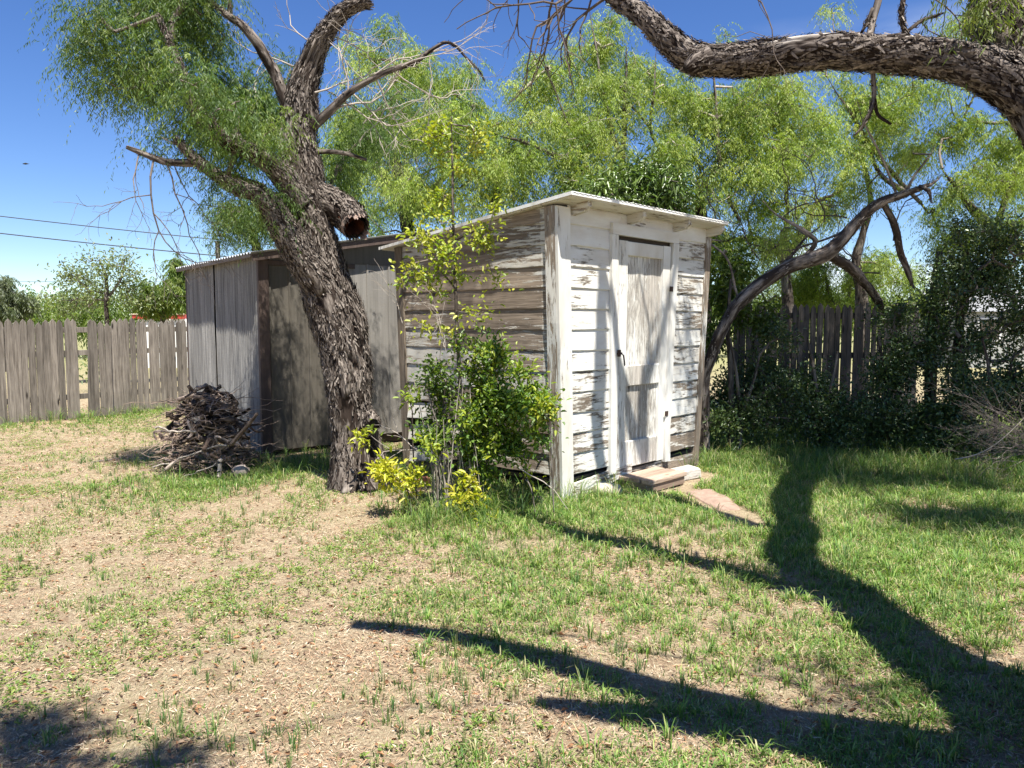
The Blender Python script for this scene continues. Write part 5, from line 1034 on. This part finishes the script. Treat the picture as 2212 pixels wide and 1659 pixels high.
for b, e, ra in [((330, 1010), (490, 960), .007), ((335, 925), (420, 935), .010), ((360, 1045), (470, 1000), .006), ((470, 1040), (478, 990), .022)]:
    a_, b_ = at(*b, 7.5), at(*e, 7.6); p = a_
    for k in range(8): q = a_ + (b_ - a_) * (k + 1) / 8 + r_.normal(0, .012, 3); sg.append([*p, *q, ra, ra]); p = q
o = twig_obj('loose_sticks', np.array(sg), M_twig_pale, None); tag(o, 'long pale sticks lying at the front of the brush pile', 'sticks', kind='stuff')
t_ = TB(); t_.tube([at(500, 960, 7.45), at(530, 925, 7.4), at(556, 893, 7.35)], [.022, .019, .014], .015, 16, amp=.3, seed=401); o = t_.build('forked_branch', M_log_dark); tag(o, 'thick grey branch jutting up to the right out of the brush pile', 'branch')
rock('log_end', [*gnd(520, 1030)[:2], .05], (.10, .08, .07), plain('cut_log_end', (.30, .25, .21), .9, 0, 30, .3, .006), 'stubby sawn log end at the right foot of the brush pile', 'log')
# dry brush at the right edge
st_ = [(at(2230 + r_.uniform(-30, 40), 960 + r_.uniform(-30, 40), 7.6), (r_.uniform(-1, -.3), r_.uniform(-.4, .2), r_.uniform(.0, .8)), r_.uniform(.25, .5), .004) for i in range(46)]
o = twig_obj('dry_brush', dead_twigs(st_, 23, 2, drop=-.1, spread=.5), M_twig, None); tag(o, 'grey dry brush of thin bare twigs at the right edge under the shrubs', 'brush', kind='stuff')
sg = []; a_, b_ = at(2062, 992, 7.4), at(2215, 900, 7.3); p = a_
for k in range(10): f = (k + 1) / 10; q = a_ + (b_ - a_) * f + [0, 0, -.10 * math.sin(math.pi * f)]; sg.append([*p, *q, .007 - .0004 * k, .0066 - .0004 * k]); p = q
o = twig_obj('dry_stick', np.array(sg), M_twig_pale, None); tag(o, 'single long curved pale stick leaning in front of the right shrubs', 'stick')
sg = []; a_, b_ = gnd(190, 1003), gnd(300, 990); p = a_  # stick added in place of a thin shadow on the grass
for k in range(8): q = a_ + (b_ - a_) * (k + 1) / 8 + r_.normal(0, .008, 3); q[2] = .02; sg.append([*p, *q, .012, .011]); p = q
o = twig_obj('fallen_stick', np.array(sg), M_twig, None); tag(o, 'grey fallen stick on the lawn left of the brush pile', 'stick')
print('plants ok')
#@@PART5

tw = []
for x0, y0 in [(1740, 500), (1690, 470), (1850, 560), (1780, 480), (1640, 560), (1930, 520), (1600, 540), (1550, 520), (1900, 590), (1700, 440), (1830, 470), (1760, 560)]:
    tw.append((at(x0, y0, 10.2), (random.uniform(-1, 1), random.uniform(-.3, .3), random.uniform(-.2, 1)), .55, .011))
o = under(twig_obj('dead_twigs', dead_twigs(tw, 91, 3, drop=.0, spread=.8), M_twig_dark, arch), arch)
tw = [(at(x0, y0, 11.6), (random.uniform(-1, 1), random.uniform(-.3, .3), random.uniform(-.1, 1)), .6, .010) for x0, y0 in [(760, 430), (820, 420), (860, 400), (800, 470), (880, 450), (740, 380), (900, 380), (850, 330), (780, 400)]]
o = twig_obj('bare_branches', dead_twigs(tw, 93, 3, drop=-.1, spread=.8), M_twig_pale, None); tag(o, 'tangle of bare grey branches over the metal shed, right of the hollow stub', 'branches', kind='stuff')
# ------------------------------------------------------------------ grass, weeds and straw
shed_o = P0; 
def inside(x, y, m_=.0):
    q = to_local(np.stack([x, y], -1), P0, SA); a = (q[:, 0] > .06 - m_) & (q[:, 0] < 2.45 + m_) & (q[:, 1] > .03 - m_) & (q[:, 1] < 2.1 + m_)
    q = to_local(np.stack([x, y], -1), C0, MA); b = (q[:, 0] > -.02 - m_) & (q[:, 0] < 3.2) & (q[:, 1] > 0 - m_) & (q[:, 1] < MW + m_)
    sx, sy = pix(x, y); c = ((sx - 1560) / 92 - (sy - 1105) / 260) ** 2 + ((sy - 1100 - (sx - 1560) * .42) / 24) ** 2 < .8
    q = to_local(np.stack([x, y], -1), P0, SA); d_ = (q[:, 0] > .95) & (q[:, 0] < 2.1) & (q[:, 1] > -.5) & (q[:, 1] < .1)
    return a | b | c | d_
def pix(x, y):
    f = y * math.cos(PITCH) + EYE * math.sin(PITCH); up_ = y * math.sin(PITCH) - EYE * math.cos(PITCH); return 1106 + FPX * x / f, 829.5 - FPX * up_ / f
def scatter(n, seed, y0=1.9, y1=14.5, pw=1.25):
    r_ = np.random.default_rng(seed); u = r_.uniform(0, 1, n); e = 2 - pw   # density falls off away from the viewer's side of the yard
    y = (y0 ** e + u * (y1 ** e - y0 ** e)) ** (1 / e); x = r_.uniform(-.78, .78, n) * y + r_.uniform(-.6, .6, n)
    return x, y, r_
def lush(x, y):
    """0 dry .. 1 thick green turf, in yard coordinates"""
    sg_ = lambda v: 1 / (1 + np.exp(-v))
    right = sg_((x - 1.15 - .0 * y) * 2.2); rightfar = sg_((x - 1.6) * 3) * sg_((y - 3.2) * 1.8)
    near_shed = np.exp(-((np.hypot(x + .2, (y - 6.0) * 1.1)) / .9) ** 2) + np.exp(-((np.hypot((x + 2.2) * .7, (y - 7.6))) / .75) ** 2) * .9
    mid = .26 * np.exp(-(((x - .3) / 1.3) ** 2)) 
    ln = sg_((x - .5) * 2.5) * sg_((y - 4.4) * 2) * .35
    pile = np.exp(-(np.hypot((x + 3.3) * .8, y - 7.3) / .7) ** 2) * .6
    fen = np.exp(-((np.abs((x - FA[0]) * -fd[1] + (y - FA[1]) * fd[0])) / .7) ** 2) * .5
    return np.clip(.15 + .15 * right + .38 * rightfar + .7 * near_shed + mid + ln + pile + fen, 0, 1)
def blades(x, y, r_, h, w_, lean, bend, pal, name, mat, label, cat, yaw=None, flat=False):
    n = len(x); z = ground_h(x, y); yaw = r_.uniform(0, 2 * math.pi, n) if yaw is None else yaw
    d = np.stack([np.cos(yaw), np.sin(yaw), 0 * x], -1); s_ = np.stack([-np.sin(yaw), np.cos(yaw), 0 * x], -1); B = np.stack([x, y, z - .003], -1)
    H = h[:, None]; Ln = lean[:, None]; Bd = bend[:, None]; up_ = np.array([0, 0, 1.])
    m1_ = B + H * (.40 * up_ + d * Ln * .30); m2_ = B + H * (.78 * up_ * (1 - .2 * Bd) + d * (Ln * .75 + Bd * .22)); tp = B + H * (up_ * (1 - .62 * Bd) + d * (Ln * 1.1 + Bd * .75))
    W_ = w_[:, None] * s_
    V = np.stack([B - W_ * .5, B + W_ * .5, m1_ - W_ * .5, m1_ + W_ * .5, m2_ - W_ * .36, m2_ + W_ * .36, tp], 1).reshape(-1, 3)
    k = np.arange(n)[:, None] * 7; Q = np.vstack([k + [0, 1, 3, 2], k + [2, 3, 5, 4]]); T_ = k + [4, 5, 6]
    c = colr(n, pal, .2, r_); o = mesh_np(name, V, [Q, T_], None, mat, True, {'col': np.vstack([c, c, c])}); return tag(o, label, cat, kind='stuff')
GP = [(.17, .29, .055), (.13, .24, .05), (.23, .33, .075), (.30, .36, .11), (.10, .19, .045), (.12, .22, .05), (.44, .40, .22)]
GPB = [(.10, .185, .06), (.13, .21, .065), (.08, .155, .05), (.18, .25, .08), (.34, .33, .15)]
# short turf
x, y, r_ = scatter(1000000, 501); p3 = np.stack([x, y, 0 * x], -1)
dn = lush(x, y); pt = fbm(p3 * 1.7, 3, 61); pt2 = vnoise(p3 * 9, 62); keep = r_.uniform(0, 1, len(x)) < np.clip(dn * 1.15 + (pt - .5) * 2.9 + (pt2 - .5) * .7 - .14, .02, 1) * .56
keep &= ~inside(x, y); x, y, dn = x[keep], y[keep], dn[keep]; n = len(x); print('turf', n)
h = r_.uniform(.012, .05, n) * (.55 + 1.05 * dn ** 1.3) * (1 + .25 * (y > 8)); blades(x, y, r_, h, r_.uniform(.0022, .0045, n) * (1 + y * .10), r_.normal(.35, .35, n), r_.uniform(.1, 1, n), GP, 'turf_grass', M_grass, 'short patchy green lawn grass', 'grass')
# tufts
def tufts(nt_, per, seed, hr, pal, nm, lb, pw=1.1, thr=0., spread=.02, wd=(.0028, .005), bendr=(.0, .7), fn=None):
    x, y, r_ = scatter(nt_, seed, pw=pw); p3 = np.stack([x, y, 0 * x], -1); dn = lush(x, y); pt = fbm(p3 * 1.1 + 7, 3, 63)
    k = (r_.uniform(0, 1, len(x)) < (fn(x, y, dn) if fn else np.clip(dn * .9 + (pt - .5) * 2.6 + thr, .0, 1))) & ~inside(x, y); x, y, dn = x[k], y[k], dn[k]
    sz = r_.uniform(.5, 1.25, len(x)) * (.6 + .6 * dn); x = np.repeat(x, per); y = np.repeat(y, per); sz = np.repeat(sz, per); n = len(x); a = r_.uniform(0, 2 * math.pi, n); rd = np.abs(r_.normal(0, spread, n)) * sz
    x = x + rd * np.cos(a); y = y + rd * np.sin(a); ln = rd / spread * .16 + r_.normal(.05, .08, n); print(nm, n)
    blades(x, y, r_, r_.uniform(hr[0], hr[1], n) * sz, r_.uniform(*wd, n), ln, r_.uniform(*bendr, n), pal, nm, M_grass, lb, 'grass', yaw=a)
tufts(8000, 13, 511, (.04, .12), GPB, 'grass_tufts', 'upright dark green grass tufts scattered over the lawn', thr=.0, spread=.03, bendr=(0, .5))
tufts(9000, 18, 513, (.06, .12), GP, 'arching_grass', 'arching bright green grass clumps thick on the right', thr=-.12, spread=.032, bendr=(.4, 1.1), wd=(.004, .0065), fn=lambda x, y, d: np.clip((d - .30) * 1.5, 0, 1))
def edge(x, y, d):
    q = to_local(np.stack([x, y], -1), P0, SA); e1 = np.exp(-(np.maximum(np.maximum(-q[:, 0], q[:, 0] - 2.4), np.maximum(-q[:, 1], q[:, 1] - 2.0)) / .22) ** 2)
    rf_ = np.clip((x - 2.0) * 1.2, 0, 1) * np.clip((y - 6.8) * .8, 0, 1) * np.clip((9.2 - y), 0, 1); fn_ = np.exp(-((np.abs((x - FA[0]) * -fd[1] + (y - FA[1]) * fd[0])) / .35) ** 2)
    sh_ = np.exp(-(np.hypot(x + .4, y - 6.0) / .45) ** 2); mh = np.exp(-(np.hypot((x + 2.2) * .6, y - 8.3) / .6) ** 2)
    return np.clip(e1 * .55 + rf_ * .55 + fn_ * .5 + sh_ + mh * .6, 0, 1)
tufts(26000, 12, 515, (.12, .26), GP + GPB, 'tall_grass', 'taller rough grass along the sheds, fence and shrubs', spread=.035, bendr=(.2, 1.0), pw=.6, fn=edge)
# creeping broad-leaf weeds
x, y, r_ = scatter(40000, 521, pw=1.1); p3 = np.stack([x, y, 0 * x], -1); pt = fbm(p3 * 1.3 + 19, 3, 67); lft = np.clip((-x - .6) * .3, 0, .6) + .14 + .4 * np.exp(-(np.abs((x - FA[0]) * -fd[1] + (y - FA[1]) * fd[0]) / 1.2) ** 2)
k = (r_.uniform(0, 1, len(x)) < np.clip((pt - .46) * 3.0, 0, 1) * np.clip(lft * 1.6 + lush(x, y) * .5, 0, 1)) & ~inside(x, y); x, y = x[k], y[k]; per = 8; X = np.repeat(x, per); Y = np.repeat(y, per); n = len(X); a = r_.uniform(0, 2 * math.pi, n); rd = r_.uniform(.0, .03, n); X = X + rd * np.cos(a); Y = Y + rd * np.sin(a)
P = np.stack([X, Y, ground_h(X, Y) + r_.uniform(.004, .025, n)], -1); D = np.stack([np.cos(a), np.sin(a), r_.uniform(.1, .9, n)], -1); V, F = broad(P, unit(D), unit(r_.normal(0, .3, (n, 3)) + [0, 0, 1]), r_.uniform(.010, .026, n), r_.uniform(.006, .012, n), .2)
c = colr(n, [(.20, .28, .06), (.15, .23, .05), (.26, .31, .08), (.12, .19, .05)], .2, r_); o = mesh_np('ground_weeds', V, [F], None, M_leaf_broad, True, {'col': np.tile(c, (2, 1))}); tag(o, 'low creeping weeds with small light green leaves in the lawn', 'weeds', kind='stuff'); print('weeds', n)
# straw and dead blades lying flat
x, y, r_ = scatter(480000, 531, pw=1.35); k = ~inside(x, y) & (r_.uniform(0, 1, len(x)) < .25 + 1.6 * (fbm(np.stack([x, y, 0 * x], -1) * 2.3, 3, 77) - .32)); x, y = x[k], y[k]; n = len(x); a = r_.uniform(0, 2 * math.pi, n); ln = r_.uniform(.008, .05, n) * r_.uniform(.5, 1, n) * (1 + .06 * y); D = np.stack([np.cos(a), np.sin(a), r_.normal(.10, .22, n)], -1)
P = np.stack([x, y, ground_h(x, y) + r_.uniform(.002, .014, n)], -1); V, F = kites(P, unit(D), unit(r_.normal(0, .35, (n, 3)) + [0, 0, 1]), ln, r_.uniform(.0013, .0034, n) * (1 + .10 * y), .1)
o = mesh_np('dry_thatch', V, [F], None, M_straw, False, {'col': colr(n, [(.55, .44, .30), (.46, .34, .22), (.64, .54, .40), (.36, .25, .17), (.50, .30, .18), (.30, .20, .14)], .2, r_)}); tag(o, 'dry tan straw and dead grass lying on the soil', 'straw', kind='stuff')
# dead leaves / small clods
x, y, r_ = scatter(9000, 541, pw=1.2); k = ~inside(x, y); x, y = x[k], y[k]; n = len(x); a = r_.uniform(0, 2 * math.pi, n)
P = np.stack([x, y, ground_h(x, y) + r_.uniform(.004, .02, n)], -1); V, F = broad(P, unit(np.stack([np.cos(a), np.sin(a), r_.uniform(-.2, .4, n)], -1)), unit(r_.normal(0, .5, (n, 3)) + [0, 0, 1]), r_.uniform(.015, .035, n), r_.uniform(.008, .016, n), .3, .3)
c = colr(n, [(.25, .13, .07), (.36, .20, .11), (.18, .12, .09), (.42, .30, .20)], .25, r_); o = mesh_np('dead_leaves', V, [F], None, M_straw, False, {'col': np.tile(c, (2, 1))}); tag(o, 'scattered small brown dead leaves on the lawn', 'leaves', kind='stuff')
print('done', len(bpy.data.objects))
